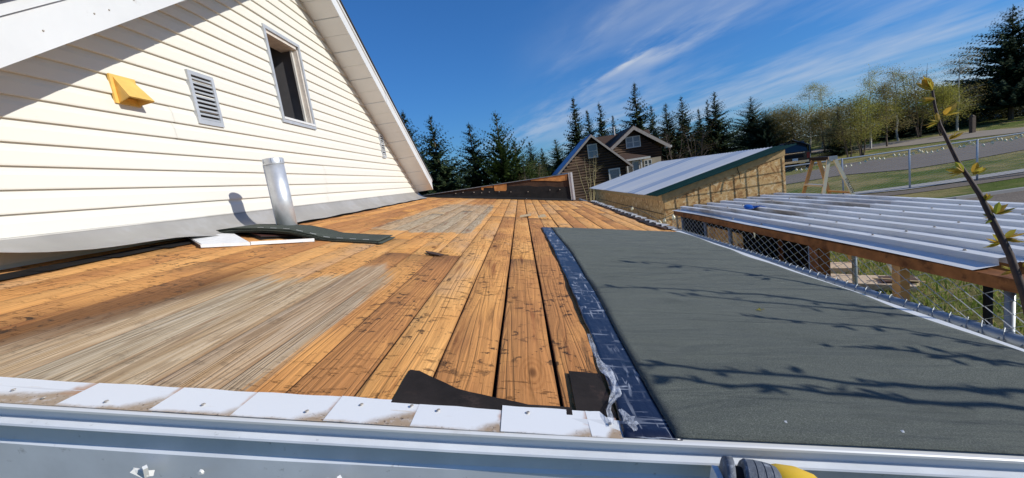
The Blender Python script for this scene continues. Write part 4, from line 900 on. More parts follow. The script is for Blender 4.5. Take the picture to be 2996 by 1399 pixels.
bulbs = [(115, 545), (168, 545), (225, 535), (275, 508), (370, 520), (407, 518), (545, 490), (650, 505), (705, 498), (805, 475), (863, 455), (912, 428), (955, 422), (1013, 427), (1063, 425), (1175, 387), (1228, 384), (1283, 388), (1347, 382), (1385, 368), (1447, 338), (1476, 350), (1528, 358), (1585, 353), (1649, 340), (1703, 316), (1890, 296), (1935, 288), (1998, 250), (2038, 265), (2147, 277), (2244, 250), (2295, 215), (2339, 215), (2386, 222), (2446, 217), (2502, 198), (2560, 175)]
def bulb_mesh(r, h):
    b = MB(); n = 8; prof = [(0, r*.35), (-.25*h, r*.45), (-.35*h, r*.9), (-.6*h, r), (-.85*h, r*.6), (-h, r*.05)]
    for z_, q_ in prof: b.v += [(q_*math.cos(2*math.pi*i/n), q_*math.sin(2*math.pi*i/n), z_) for i in range(n)]
    for j in range(len(prof)-1): b.f += [(j*n+i, j*n+(i+1) % n, (j+1)*n+(i+1) % n, (j+1)*n+i) for i in range(n)]
    return b.mesh('bulb', M['bulb'], True)
bm1 = bulb_mesh(.045, .13)
pts = [on_fence((2300+a*696/2576, 350+c*696/2576))-fn0*.05 for a, c in bulbs]; pts.sort(key=lambda q_: q_.x)
sl_o = MB().tube([q_+Vector((0, 0, .06)) for q_ in pts], .006, 4).build('string_lights', M['cord']); put(sl_o, 'string of cream globe bulbs hung along the long chain link fence', 'string lights')
for q_ in pts: place('bulb', bm1, q_+Vector((0, 0, .06)), sl_o)
nb = [at_x((1650+a/6.44, 560+c/6.44), 1.80) for a, c in [(1300, 320), (1790, 575), (1905, 545), (2060, 480)]]
ends = [Vector((1.80, nb[0].y+1.5, nb[0].z-.12))]+[q_+Vector((0, 0, .03)) for q_ in nb]+[Vector((KX0, 5.95, KZ-.05))]
sl2 = MB().tube(ends, .004, 4).build('string_lights', M['cord']); put(sl2, 'short string of cream bulbs by the shed corner and kennel corner', 'string lights')
bm2 = bulb_mesh(.022, .075)
for q_ in nb: place('bulb', bm2, q_+Vector((0, 0, .03)), sl2, (rr.uniform(-.4, .4), rr.uniform(-.3, .3), 0))
# ================================================================== LADDER WHEEL AT THE FRONT EDGE
lt = at_y((2216, 1437), .62); lt2 = at_y((2338, 1452), .62)
wl_ = thing('extension_ladder', (lt.x+.05, .40, 0), 'ladder head with scuffed grey grooved roller and yellow end cap against white fascia', 'ladder')
ax_ = Vector((.93, -.30, -.20)).normalized()
prof = [(-.026, .030), (-.026, .046), (-.022, .050), (-.010, .0515), (-.009, .0495), (-.008, .0518), (.003, .052), (.004, .050), (.005, .052), (.015, .0518), (.016, .0498), (.017, .0515), (.026, .049), (.030, .044), (.030, .02)]
b = MB(); n_ = 36; a_ = ax_.cross(Vector((0, 0, 1))).normalized(); c_ = ax_.cross(a_)
for s_, r in [(s2*.95, r2*.88) for s2, r2 in prof]: b.v += [tuple(lt+ax_*s_+a_*(r*math.cos(2*math.pi*i/n_))+c_*(r*math.sin(2*math.pi*i/n_))) for i in range(n_)]
for j in range(len(prof)-1): b.f += [(j*n_+i, j*n_+(i+1) % n_, (j+1)*n_+(i+1) % n_, (j+1)*n_+i) for i in range(n_)]
b.build('grooved_roller', M['rub'], wl_)
MB().tube([lt-ax_*.05, lt+ax_*.03], .030, 20).build('hub', M['black'], wl_, True)
MB().tube([lt-ax_*.052, lt-ax_*.040], [.040, .043], 20).build('hub_flange', M['rub'], wl_, True)
MB().bar(lt-ax_*.056+Vector((-.012, 0, -.03)), lt-ax_*.052+Vector((-.006, 0, .018)), .035, .01).build('bracket', M['wboard'], wl_)
b = MB(); ay = Vector((.95, -.25, -.05)).normalized(); n_ = 20
for s_, w_, h_ in [(-.052, .020, .026), (-.050, .030, .040), (-.02, .034, .047), (.005, .034, .045), (.030, .032, .034), (.042, .026, .012)]:
    p_ = lt2+ay*s_
    for i in range(n_):
        t_ = 2*math.pi*i/n_; cx_ = math.copysign(abs(math.cos(t_))**.75, math.cos(t_)); sx_ = math.copysign(abs(math.sin(t_))**.75, math.sin(t_)); b.v.append(tuple(p_+Vector((0, 1, 0))*(w_*cx_)+Vector((0, 0, 1))*(h_*sx_)))
for j in range(5): b.f += [(j*n_+i, j*n_+(i+1) % n_, (j+1)*n_+(i+1) % n_, (j+1)*n_+i) for i in range(n_)]
b.f.append(tuple(range(n_))); b.build('yellow_cap', M['yel2'], wl_, True)
MB().tube([lt2-ay*.056, lt2-ay*.02], .014, 16).build('cap_socket', M['black'], wl_, True)
for x_ in (lt.x-.02, lt.x+.36): MB().bar((x_, .12, .02), (x_, .585, lt.z-.075), .03, .075, (0, 1, 0)).build('ladder_rail', M['alu2'], wl_)
for i in range(6): MB().bar((lt.x-.02, .16+i*.068, .25+i*.27), (lt.x+.36, .16+i*.068, .25+i*.27), .03, .03).build('rung', M['alu2'], wl_)
MB().bar((lt.x-.03, .585, lt.z-.06), (lt.x+.37, .585, lt.z-.06), .03, .03).build('head_bar', M['alu2'], wl_)
# ================================================================== LOG HOUSE
HY = 30.0
lh = thing('log_house', (6.5, HY+3, 0), 'dark log house with steep gables and white-framed windows among the spruces', 'house')
E_ = lambda z_: EYE+z_
def gable_logs(xa, xb, xp, ze, zp, y, parent, h=.19, holes=()):
    z_ = 0.
    while z_ < zp-.12:
        z2 = z_+h; zm = (z_+z2)/2
        l_ = xa if z2 <= ze else xa+(xp-xa)*(z2-ze)/(zp-ze); r_ = xb if z2 <= ze else xb-(xb-xp)*(z2-ze)/(zp-ze)
        if r_-l_ > .1:
            b = MB(); n = 6; R = h*.52
            vs = []
            for e in (l_, r_):
                for i in range(n): t = math.pi*(i/(n-1)-.5); vs.append((e, y-R*math.cos(t)*.8, zm+h*.5*math.sin(t)))
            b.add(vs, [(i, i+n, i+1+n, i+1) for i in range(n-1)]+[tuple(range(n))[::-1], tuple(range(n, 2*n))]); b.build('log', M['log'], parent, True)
        z_ = z2
def wind(name, xa, xb, za, zb, y, mat, parent, mull=False, t=.07, bars=True):
    b = MB()
    for (p, q_, r, s_) in [(xa-t, xa, za-t, zb+t), (xb, xb+t, za-t, zb+t), (xa, xb, zb, zb+t), (xa, xb, za-t, za)]: b.box(p, q_, y-.14, y-.04, r, s_)
    if bars: b.box(xa, xb, y-.125, y-.05, (za+zb)/2-.02, (za+zb)/2+.02)
    if mull: b.box((xa+xb)/2-.05, (xa+xb)/2+.05, y-.13, y-.05, za, zb)
    o = b.build(name, M['owhite'], parent); MB().box(xa, xb, y-.10, y-.07, za, zb).build('pane', M[mat], o); return o
# front wing
gable_logs(2.95, 7.52, 5.28, E_(.10), E_(2.20), HY, lh)
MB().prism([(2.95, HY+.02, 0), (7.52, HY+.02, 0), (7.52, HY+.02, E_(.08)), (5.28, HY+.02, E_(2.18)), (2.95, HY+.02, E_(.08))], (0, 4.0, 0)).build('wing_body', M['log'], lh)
wind('window', 5.04, 5.60, E_(.84), E_(1.66), HY, 'pane', lh)
wd = wind('door', 6.36, 7.00, E_(-2.2), E_(-.27), HY, 'lace', lh, False, .09); MB().box(6.36, 7.00, HY-.135, HY-.06, E_(-2.2), E_(-1.25)).build('door_panel', M['owhite'], wd)
def slope(xa, za, xb, zb, y0_, y1_, th, name, mat, parent): return MB().prism([(xa, y0_, za), (xb, y0_, zb), (xb, y1_, zb), (xa, y1_, za)], (0, 0, th)).build(name, mat, parent)
slope(2.60, E_(-.02), 5.28, E_(2.36), HY-.45, HY+4.6, .05, 'roof', M['bluemetal'], lh); slope(5.28, E_(2.36), 7.95, E_(-.18), HY-.45, HY+4.6, .05, 'roof', M['brownroof'], lh)
MB().prism([(2.60, HY-.47, E_(-.17)), (5.28, HY-.47, E_(2.20)), (5.28, HY-.47, E_(2.38)), (2.60, HY-.47, E_(.00))], (0, .04, 0)).build('bargeboard', M['greytrim'], lh)
MB().prism([(5.28, HY-.47, E_(2.20)), (7.95, HY-.47, E_(-.34)), (7.95, HY-.47, E_(-.16)), (5.28, HY-.47, E_(2.38))], (0, .04, 0)).build('bargeboard', M['greytrim'], lh)
# main block behind: cross gable and long ridge
H2 = 33.0; k2 = H2/30.0
gx, gzp = 8.25*k2, E_(2.40*k2)
gable_logs(6.2*k2, 10.15*k2, gx, E_(.80*k2), gzp-.1, H2, lh)
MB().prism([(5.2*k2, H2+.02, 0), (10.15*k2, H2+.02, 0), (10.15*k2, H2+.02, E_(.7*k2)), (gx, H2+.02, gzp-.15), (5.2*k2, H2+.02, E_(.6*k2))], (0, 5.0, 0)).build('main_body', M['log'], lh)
slope(5.9*k2, E_(.82*k2), gx, gzp+.12, H2-.5, H2+4.5, .06, 'roof', M['brownroof'], lh); slope(gx, gzp+.12, 10.6*k2, E_(.86*k2), H2-.5, H2+4.5, .06, 'roof', M['brownroof'], lh)
for xa, za, xb, zb in [(5.9*k2, E_(.80*k2), gx, gzp+.10), (gx, gzp+.10, 10.65*k2, E_(.84*k2))]: MB().prism([(xa, H2-.53, za-.26), (xb, H2-.53, zb-.26), (xb, H2-.53, zb+.02), (xa, H2-.53, za+.02)], (0, .05, 0)).build('bargeboard', M['greytrim'], lh)
MB().box(10.35*k2, 10.75*k2, H2-.5, H2-.1, E_(.70*k2), E_(.84*k2)).build('eave_return', M['owhite'], lh)
wind('window', 7.76*k2, 8.66*k2, E_(1.12*k2), E_(1.78*k2), H2, 'lace', lh, True)
# ridge block running across
b = MB(); zr = E_(2.33*k2); b.prism([(5.3*k2, H2+1.2, E_(.9)), (5.3*k2, H2+2.6, zr), (5.3*k2, H2+4.2, E_(.9))], (4.85*k2, 0, 0)); b.build('roof', M['brownroof'], lh)
ch = MB().tube([(7.55*k2, H2+2.6, zr-.1), (7.55*k2, H2+2.6, zr+.55)], .07, 8).build('chimney_pipe', M['owhite'], lh); MB().tube([(7.55*k2, H2+2.6, zr+.55), (7.55*k2, H2+2.6, zr+.62)], [.11, .05], 8).build('cap', M['owhite'], ch)
# porch
k3 = 31.5/30.
MB().box(7.55*k3, 10.1*k3, 31.6, 32.9, 0, E_(.18)).build('porch_wall', M['stucco'], lh)
MB().add([(7.48*k3, 31.2, E_(.30)), (9.25*k3, 31.2, E_(.30)), (8.2*k3, 33.0, E_(.78)), (7.48*k3, 33.0, E_(.78)), (9.25*k3, 33., E_(.5))], [(0, 1, 2, 3), (1, 4, 2)]).build('porch_roof', M['brownroof'], lh)
MB().box(7.48*k3, 9.25*k3, 31.18, 31.26, E_(.18), E_(.32)).build('porch_beam', M['owhite'], lh)
wind('porch_window', 8.08*k3, 8.46*k3, E_(-.62), E_(.05), 31.6, 'pane', lh, False, .08, False); wind('porch_window', 8.9*k3, 9.35*k3, E_(-.55), E_(.03), 31.6, 'glass', lh, True, .05)
for x_ in (7.62*k3, 8.62*k3): MB().box(x_-.05, x_+.05, 31.3, 31.4, 0, E_(.2)).build('porch_post', M['owhite'], lh)
# low house with a reddish roof, left of the log house
rh = thing('bungalow', (3.0, 47, 0), 'low bungalow with a dull red-brown roof half hidden by spruces', 'house')
MB().box(-1.0, 5.4, 46, 50, 0, 2.75).build('wall', M['stucco'], rh)
MB().prism([(-1.4, 45.5, 2.7), (-1.4, 48, 3.35), (-1.4, 50.5, 2.7)], (7.2, 0, 0)).build('roof', M['shr'], rh)
for x_ in (2.9, 3.25): MB().tube([(x_, 46.8, 3.0), (x_, 46.8, 3.6)], .07, 6).build('vent_pipe', M['owhite'], rh)
# pale house behind the big spruce on the right
def polar(dx, dy, d): return Vector((dx*d, dy*d, 0))
wh_p = polar(.757, .653, 66); wz = gz(wh_p.x, wh_p.y)
wh = thing('pale_house', (wh_p.x, wh_p.y, wz), 'pale grey house in shade behind the tallest dark spruce', 'house')
def wbox(u0, u1, v0, v1, z0_, z1_):
    ex = Vector((.653, -.757, 0)); ez_ = Vector((.757, .653, 0)); b = MB(); P_ = [wh_p+ex*a+ez_*c for a, c in ((u0, v0), (u1, v0), (u1, v1), (u0, v1))]
    return b.prism([Vector((p.x, p.y, wz+z0_)) for p in P_], (0, 0, z1_-z0_))
wbox(-5.5, 12, 0, 7, -.3, 2.6).build('wall', M['owhite'], wh); wbox(-6.2, 12.6, -.6, 7.6, 2.6, 3.0).build('roof', M['roofsh'], wh); wbox(-6.2, 12.6, 1.5, 5.5, 3.0, 4.1).build('roof', M['roofsh'], wh)
for a, c in [(-4.6, -2.4), (-1.8, -.9), (3.0, 4.6)]: o = wbox(a, c, -.05, .0, .8, 2.2).build('window', M['owhite'], wh); wbox(a+.12, c-.12, -.09, -.052, .9, 2.1).build('pane', M['glass'], wh)
# ================================================================== PICKUP AND CARPORT
tp = at_ground((2342, 497)); tdir = Vector((tp.x, tp.y, 0)).normalized(); tr_ = Vector((tdir.y, -tdir.x, 0)); tz0 = gz(tp.x, tp.y)
kt = 1.0
truck = thing('pickup_truck', (tp.x, tp.y, tz0), 'black pickup truck parked tail-on beside the shed under a dark tarp', 'truck')
def tb(name, mat, u0, u1, v0, v1, z0_, z1_, parent=truck, inset=0.):
    b = MB(); A = [(u0, v0), (u1, v0), (u1, v1), (u0, v1)]; B = [(u0+inset, v0+inset), (u1-inset, v0+inset), (u1-inset, v1-inset), (u0+inset, v1-inset)]
    f = lambda c, z_: tp+tr_*(c[0]*kt)+tdir*(c[1]*kt)+Vector((0, 0, tz0-tp.z+z_*kt))
    b.add([f(c, z0_) for c in A]+[f(c, z1_) for c in B], [(3, 2, 1, 0), (4, 5, 6, 7), (0, 1, 5, 4), (1, 2, 6, 5), (2, 3, 7, 6), (3, 0, 4, 7)]); return b.build(name, mat, parent)
TC = -.42
tb('body', M['tblack'], TC-.95, TC+.95, .12, 5.1, .50, 1.12); tg = tb('tailgate', M['tblack'], TC-.78, TC+.78, .06, .118, .66, 1.15); tb('gate_trim', M['chrome'], TC-.70, TC+.70, .045, .058, 1.08, 1.11, tg); tb('gate_recess', M['black'], TC-.62, TC+.62, .045, .058, .78, 1.00, tg)
tb('cab', M['glass'], TC-.86, TC+.86, 2.0, 4.0, 1.12, 1.75, truck, .16); tb('cab_roof', M['tblack'], TC-.70, TC+.70, 2.17, 3.83, 1.752, 1.80)
bp = tb('bumper', M['chrome'], TC-.90, TC+.90, -.06, .10, .46, .60); tb('number_plate', M['plate'], TC+.02, TC+.32, -.08, -.065, .60, .76, bp)
for s_ in (-1, 1): tb('tail_lamp', M['red'], TC+s_*.865-.075, TC+s_*.865+.075, .05, .115, .70, 1.06)
for s_ in (-1, 1):
    for v_ in (.95, 4.0):
        c0 = tp+tr_*(TC+s_*.72)+tdir*v_+Vector((0, 0, tz0-tp.z+.37)); w_ = MB().tube([c0, c0+tr_*(s_*.24)], .37, 16).build('wheel', M['black'], truck); MB().tube([c0+tr_*(s_*.2405), c0+tr_*(s_*.25)], .20, 12).build('rim', M['chrome'], w_)
cpk = thing('carport', (tp.x+tdir.x*5, tp.y+tdir.y*5, tz0), 'peaked carport covered in dark navy tarp behind the shed', 'carport')
def cp_pt(u_, v_, z_): return tp+tr_*u_+tdir*v_+Vector((0, 0, tz0-tp.z+z_))
pk = at_ground((2342, 497)); dist = (Vector((tp.x, tp.y, 0))+tdir*1.6).length
def px_uz(q):
    r = ray(*q); h_ = math.hypot(r.x, r.y); t = dist/((r.x*tdir.x+r.y*tdir.y)); w_ = Vector((r.x*t, r.y*t, EYE+r.z*t)); return ((w_-tp).x*tr_.x+(w_-tp).y*tr_.y, w_.z-tz0)
uP, zP_ = px_uz((2318, 409)); uR, zR_ = px_uz((2372, 424)); uL = 2*uP-uR
for (ua, za, ub, zb) in [(uL, zR_, uP, zP_), (uP, zP_, uR, zR_), (uR, zR_, uR+.02, zR_-.55), (uL, zR_, uL-.02, zR_-.55)]:
    def fn(u_, v_, ua=ua, za=za, ub=ub, zb=zb): return cp_pt(ua+(ub-ua)*u_, 1.6+6*v_, za+(zb-za)*u_-.07*math.sin(u_*math.pi)*abs(math.sin(v_*9)))
    MB().shell(fn, 6, 18, .012).build('tarp_panel', M['tarp'], cpk, True)
for u_ in (uL+.05, uR-.05):
    for v_ in (1.7, 4.6, 7.5): MB().tube([cp_pt(u_, v_, 0), cp_pt(u_, v_, zR_-.02)], .03, 6).build('pole', M['post'], cpk)
MB().prism([cp_pt(uL+.1, 7.45, .2), cp_pt(uR-.1, 7.45, .2), cp_pt(uR-.1, 7.45, zR_-.06), cp_pt(uP, 7.45, zP_-.10), cp_pt(uL+.1, 7.45, zR_-.06)], tdir*.02).build('back_tarp', M['tarp'], cpk)
# ================================================================== TREES
def conifer(x_, y_, h, r, label, seed, mat='spr', base=None, open_=0., pine=False, group='spruces behind the roofs', clear=.04):
    rr = random.Random(seed); z0_ = gz(x_, y_) if base is None else base
    t = thing('spruce_tree' if not pine else 'pine_tree', (x_, y_, z0_), label, 'tree', group)
    MB().tube([(x_, y_, z0_), (x_+.02*h*rr.uniform(-.4, .4), y_, z0_+h*.55), (x_, y_, z0_+h*.985)], [.020*h, .011*h, .002*h], 6).build('trunk', M['bark'], t)
    V = []; F = []; step = .027*h if not pine else .034*h; z_ = clear*h
    sp_len = max(.14, .052*h)
    while z_ < h*.985:
        f = z_/h; env = (1-f)**.90*(1 if f > .10 else .7+f*3)
        nb_ = max(4, int((15.-open_*7.)*(.5+.6*(1-f))))
        for k_ in range(nb_):
            a = rr.uniform(0, 2*math.pi); L = r*env*rr.uniform(.62, 1.12)+.006*h
            if rr.random() < .10+open_*.2: L *= .5
            ca, sa = math.cos(a), math.sin(a); zz = z_+rr.uniform(-.4, .4)*step; sl0 = .45*f-.10-rr.random()*.12 if not pine else .40+.2*rr.random()
            nst = max(2, int(L/(sp_len*.46)))
            for i in range(nst+1):
                u_ = (i+.4)/(nst+.6); rad = L*u_; zc_ = z0_+zz+rad*sl0+L*(.16 if not pine else .10)*u_*u_
                cx_, cy_ = x_+ca*rad, y_+sa*rad; w_ = (1-u_*.55)
                for j in range(5):
                    da = rr.uniform(-1.0, 1.0) if i < nst else rr.uniform(-.4, .4)
                    dl = sp_len*rr.uniform(.55, 1.15)*w_*(1.0 if not pine else .9)*(.30+.70*min(1, (1-f)*1.9)); dn = rr.uniform(-.55, .12) if not pine else rr.uniform(-.15, .75)
                    c2, s2 = math.cos(a+da), math.sin(a+da); hw = dl*rr.uniform(.28, .44)
                    bx = len(V); jz = rr.uniform(-.2, .1)*sp_len
                    V.append((cx_, cy_, zc_+jz)); V.append((cx_+c2*dl*.5-s2*hw, cy_+s2*dl*.5+c2*hw, zc_+jz+dl*dn*.4+hw*rr.uniform(-.5, .5)))
                    V.append((cx_+c2*dl, cy_+s2*dl, zc_+jz+dl*dn)); V.append((cx_+c2*dl*.5+s2*hw, cy_+s2*dl*.5-c2*hw, zc_+jz+dl*dn*.4-hw*rr.uniform(-.5, .5)))
                    F.append((bx, bx+1, bx+2, bx+3))
        z_ += step*rr.uniform(.8, 1.2)
    for i in range(10):
        bx = len(V); a = rr.uniform(0, 6.28); zt_ = z0_+h*(.94+.06*i/10); d = .02*h*(1.3-i/10)
        V += [(x_, y_, zt_), (x_+math.cos(a)*d*.5, y_+math.sin(a)*d*.5, zt_+.012*h), (x_+math.cos(a)*d, y_+math.sin(a)*d, zt_+.02*h), (x_+math.cos(a+.5)*d*.5, y_+math.sin(a+.5)*d*.5, zt_+.004*h)]; F.append((bx, bx+1, bx+2, bx+3))
    b = MB(); b.v = V; b.f = F; b.build('crown', M[mat], t); return t
def tree_px(q, d, width_px, label, seed, fat=2.2, **k):
    """tree whose tip is seen at q (2576-wide picture), d metres off; its height follows from the terrain it stands on"""
    r = ray(*D(*q)); h_ = math.hypot(r.x, r.y); x_, y_ = r.x/h_*d, r.y/h_*d; z_ = EYE+r.z/h_*d; c = 1/h_
    depth = d/h_
    return conifer(x_, y_, z_-gz(x_, y_), width_px*fat*PW/2576/FPX*depth/2, label, seed, **k)
C_ = 'spruces beyond the flat-roofed annex'
tree_px((1012, 278), 25, 120, 'dark spruce rising closest behind the cream gable rake', 1, group=C_, fat=2.6)
tree_px((1080, 290), 22, 128, 'broad dark spruce standing just clear of the cream gable', 2, group=C_, fat=2.6)
tree_px((1178, 308), 24, 112, 'narrow-tipped spruce between the broad spruce and the pine', 3, mat='spr', group=C_, fat=2.6)
tree_px((1245, 280), 23, 120, 'open-branched green pine with upswept tips beyond the annex', 4, mat='spr2', pine=True, open_=.5, group=C_, fat=2.6)
tree_px((1292, 352), 22, 95, 'low green spruce leaning against the upswept pine', 5, mat='spr2', group=C_, fat=2.6)
tree_px((1330, 356), 40, 70, 'rounded dark spruce above the red-brown bungalow roof', 6, group=C_, fat=2.6)
tree_px((1362, 372), 46, 44, 'small far spruce between the rounded spruce and log house', 16, group=C_, fat=2.6)
tree_px((1396, 349), 44, 66, 'short bright-edged spruce left of the log house gable', 7, mat='spr2', group=C_, fat=2.6)
G_ = 'spruces behind the log house'
for q, d, w_, s_, l_, op in [((1441, 244), 42, 62, 8, 'tall slim spruce just left of the log house ridge', .2), ((1476, 277), 46, 50, 9, 'slim spruce second along behind the log house wing', .2), ((1506, 257), 48, 58, 10, 'sharp-tipped grey spruce above the wing ridge', .5),
        ((1540, 290), 56, 46, 23, 'small spruce peeping over the log house beside the flue', .4), ((1594, 207), 46, 84, 11, 'tallest spruce directly behind the log house main gable', .45), ((1637, 264), 52, 50, 12, 'thin spruce right of the tallest one behind the gable', .6), ((1674, 258), 44, 74, 13, 'dense spruce over the right slope of the log house roof', .15),
        ((1713, 241), 45, 82, 14, 'layered spruce with drooping tiers right of the log house', .5), ((1756, 273), 50, 52, 15, 'small pointed spruce between two layered spruces', .4), ((1778, 250), 52, 34, 17, 'bare-sided thin spruce against the tall right-hand one', .9), ((1796, 229), 44, 80, 18, 'tall pointed spruce at the right end of the row', .3)]:
    tree_px(q, d, w_, l_, s_, open_=op, group=G_)
tree_px((1888, 243), 48, 118, 'spruce with a crooked candle top above the shed roof', 19, open_=.3, group=G_)
tree_px((1925, 282), 46, 110, 'bushy dark spruce beside the crooked-topped one', 20, open_=.1, group=G_)
tree_px((2108, 262), 40, 56, 'slim dark spruce among the spring-green birches', 21, open_=.5, group='trees along the far road')
tree_px((2548, 12), 57, 300, 'huge dark spruce in front of the pale house', 22, open_=-.7, fat=1.4, group='trees along the far road', clear=.14)
tree_px((2255, 250), 52, 120, 'dark spruce half hidden behind the birches', 24, open_=.2, group='trees along the far road')
tree_px((2310, 262), 54, 130, 'shaded spruce between birches and the huge spruce', 25, open_=.2, group='trees along the far road')
def broadleaf(x_, y_, h, r, label, seed, leaf='leafy', bark='birch', n=2600, stems=1, ls=.11, group='spring trees along the far road', dens=.5, name='birch_tree'):
    rr = random.Random(seed); z0_ = gz(x_, y_); t = thing(name, (x_, y_, z0_), label, 'tree', group)
    wood = MB(); tips = []
    for s_ in range(stems):
        a0 = rr.uniform(0, 6.28); lean = (.04 if stems == 1 else .20)*h; top_ = Vector((x_+math.cos(a0)*lean, y_+math.sin(a0)*lean, z0_+h*(1. if s_ == 0 else rr.uniform(.8, 1.)))); bs = Vector((x_+math.cos(a0)*.12*(stems > 1), y_+math.sin(a0)*.12*(stems > 1), z0_))
        pts_ = [bs.lerp(top_, i/7)+Vector((rr.uniform(-.012, .012)*h, rr.uniform(-.012, .012)*h, 0))*(i > 0) for i in range(8)]
        R0 = (.014 if stems == 1 else .011)*h; wood.tube(pts_, [R0*(1-.9*i/7) for i in range(8)], 5)
        for k_ in range(int(20/max(1, stems*.6))):
            f = rr.uniform(.22, .95); i = int(f*7); p = pts_[i].lerp(pts_[min(7, i+1)], f*7-i); a = rr.uniform(0, 6.28); L = r*(1.15-f*.75)*rr.uniform(.6, 1.1)
            q_ = [p]; cur = p
            for j in range(4):
                cur = cur+Vector((math.cos(a)*L/4, math.sin(a)*L/4, L/4*(.85-.28*j)*rr.uniform(.6, 1.2))); a += rr.uniform(-.35, .35); q_.append(cur)
                for m_ in range(2):
                    b2 = a+rr.uniform(-1.3, 1.3); l2 = L*rr.uniform(.18, .34); e = cur+Vector((math.cos(b2)*l2, math.sin(b2)*l2, l2*rr.uniform(-.2, .7))); wood.tube([cur, cur.lerp(e, .5)+Vector((0, 0, .04*l2)), e], [.0016*h, .0011*h, .0005*h], 3, False); tips += [e, cur.lerp(e, .6), cur]
            wood.tube(q_, [.0045*h*(1-f*.5)*(1-.85*j/4) for j in range(5)], 4, False)
        tips += pts_[5:]
    wood.build('trunk', M[bark], t)
    V = []; F = []
    ls *= .62; n = int(n*3.2)
    for i in range(n):
        p = rr.choice(tips); g = r*.17; c = p+Vector((rr.gauss(0, g), rr.gauss(0, g), rr.gauss(-.02*h*0, g*.9))); s_ = ls*rr.uniform(.6, 1.3); a = rr.uniform(0, 6.28); tl = rr.uniform(-1, 1)
        d1 = Vector((math.cos(a), math.sin(a), tl*.7))*s_; d2 = Vector((-math.sin(a), math.cos(a), rr.uniform(-.8, .8)))*s_*.55; bx = len(V)
        V += [tuple(c-d1*.5), tuple(c+d2*.5), tuple(c+d1*.5), tuple(c-d2*.5)]; F.append((bx, bx+1, bx+2, bx+3))
    b = MB(); b.v = V; b.f = F; b.build('crown', M[leaf], t); return t
def leaf_px(q, d, wpx, label, seed, **k):
    r = ray(*D(q[0], q[1]-22)); h_ = math.hypot(r.x, r.y); x_, y_ = r.x/h_*d, r.y/h_*d; z_ = EYE+r.z/h_*d
    return broadleaf(x_, y_, z_-gz(x_, y_), wpx*PW/2576/FPX*d/h_/2, label, seed, **k)
leaf_px((2030, 238), 54, 75, 'feathery half-bare birch left of its twin above the carport', 31, n=1500, ls=.12)
leaf_px((2062, 233), 52, 80, 'feathery birch with a russet top above the carport', 32, n=1700, ls=.12)
leaf_px((2000, 292), 46, 120, 'olive willow thicket tree behind the carport', 33, leaf='leafo', bark='bark', stems=4, n=4200, ls=.15, name='willow_tree')
leaf_px((1950, 305), 48, 110, 'low yellow-brown willow beside the bushy spruce', 34, leaf='leafo', bark='bark', stems=4, n=3600, ls=.15, name='willow_tree')
leaf_px((2072, 290), 44, 110, 'mid-height olive willow under the twin birches', 35, leaf='leafo', bark='bark', stems=4, n=3600, ls=.14, name='willow_tree')
leaf_px((2135, 275), 36, 100, 'spreading brown-budded tree with forked trunk by the drive', 36, leaf='leafo', bark='bark', stems=3, n=2600, ls=.10, name='budding_tree')
leaf_px((2185, 200), 42, 105, 'tall yellow-green birch with a thin top', 37, n=3600, ls=.11)
leaf_px((2165, 258), 37, 95, 'multi-stemmed yellow-green tree by the grass verge', 38, stems=4, n=3400, ls=.10, bark='bark', name='budding_tree')
leaf_px((2228, 235), 42, 90, 'small olive tree with a forked dark trunk on the verge', 39, leaf='leafo', bark='bark', n=2800, ls=.11, name='budding_tree')
leaf_px((2256, 188), 47, 100, 'white-trunked birch with weeping yellow crown', 40, n=3600, ls=.12)
leaf_px((2312, 182), 48, 110, 'grey-green tree with a bare twiggy top beside the weeping birch', 41, leaf='leafo', bark='bark', n=2800, stems=3, ls=.12, name='budding_tree')
leaf_px((2370, 232), 46, 110, 'bright yellow-green tree behind the leafy sapling tip', 42, n=4000, ls=.12, stems=3, bark='bark', name='budding_tree')
leaf_px((2408, 150), 50, 110, 'pale-trunked half-bare tree beside the huge spruce', 43, leaf='leafo', n=2000, ls=.11)
leaf_px((1745, 330), 40, 120, 'grey bare shrub tree behind the metal shed roof', 44, leaf='leafo', bark='twig', stems=5, n=500, ls=.08, name='bare_shrub')
leaf_px((1690, 350), 37, 70, 'brown bare shrub at the corner of the log house', 45, leaf='leafo', bark='twig', stems=5, n=300, ls=.07, name='bare_shrub')
leaf_px((1470, 408), 27, 60, 'leafless pale shrub against the log house wing', 46, leaf='leafo', bark='deadg', stems=7, n=260, ls=.06, name='bare_shrub')
leaf_px((1335, 432), 20, 90, 'low olive shrub behind the annex coping', 47, leaf='leafo', bark='twig', stems=5, n=900, ls=.07, name='low_shrub')
# undergrowth and far wood that read as one mass
rr = random.Random(77); V = []; F = []
def leafcloud(px_a, px_b, d0, d1, hh, n, ls):
    for i in range(n):
        f = rr.random(); q = (px_a[0]+(px_b[0]-px_a[0])*f, px_a[1]+(px_b[1]-px_a[1])*f); r = ray(*D(*q)); h_ = math.hypot(r.x, r.y); d = rr.uniform(d0, d1)
        x_, y_ = r.x/h_*d, r.y/h_*d; top_ = hh*(.55+.45*mnoise.noise(Vector((x_*.35, y_*.35, 2.))))+.15*hh; c = Vector((x_, y_, gz(x_, y_)+abs(top_)*rr.random()**.7)); s_ = ls*rr.uniform(.6, 1.4); a = rr.uniform(0, 6.28)
        d1_ = Vector((math.cos(a), math.sin(a), rr.uniform(-.8, .8)))*s_; d2_ = Vector((-math.sin(a), math.cos(a), rr.uniform(-.8, .8)))*s_*.6; bx = len(V)
        V.extend([tuple(c-d1_*.5), tuple(c+d2_*.5), tuple(c+d1_*.5), tuple(c-d2_*.5)]); F.append((bx, bx+1, bx+2, bx+3))
leafcloud((1900, 330), (2576, 250), 58, 74, 5.2, 26000, .20)
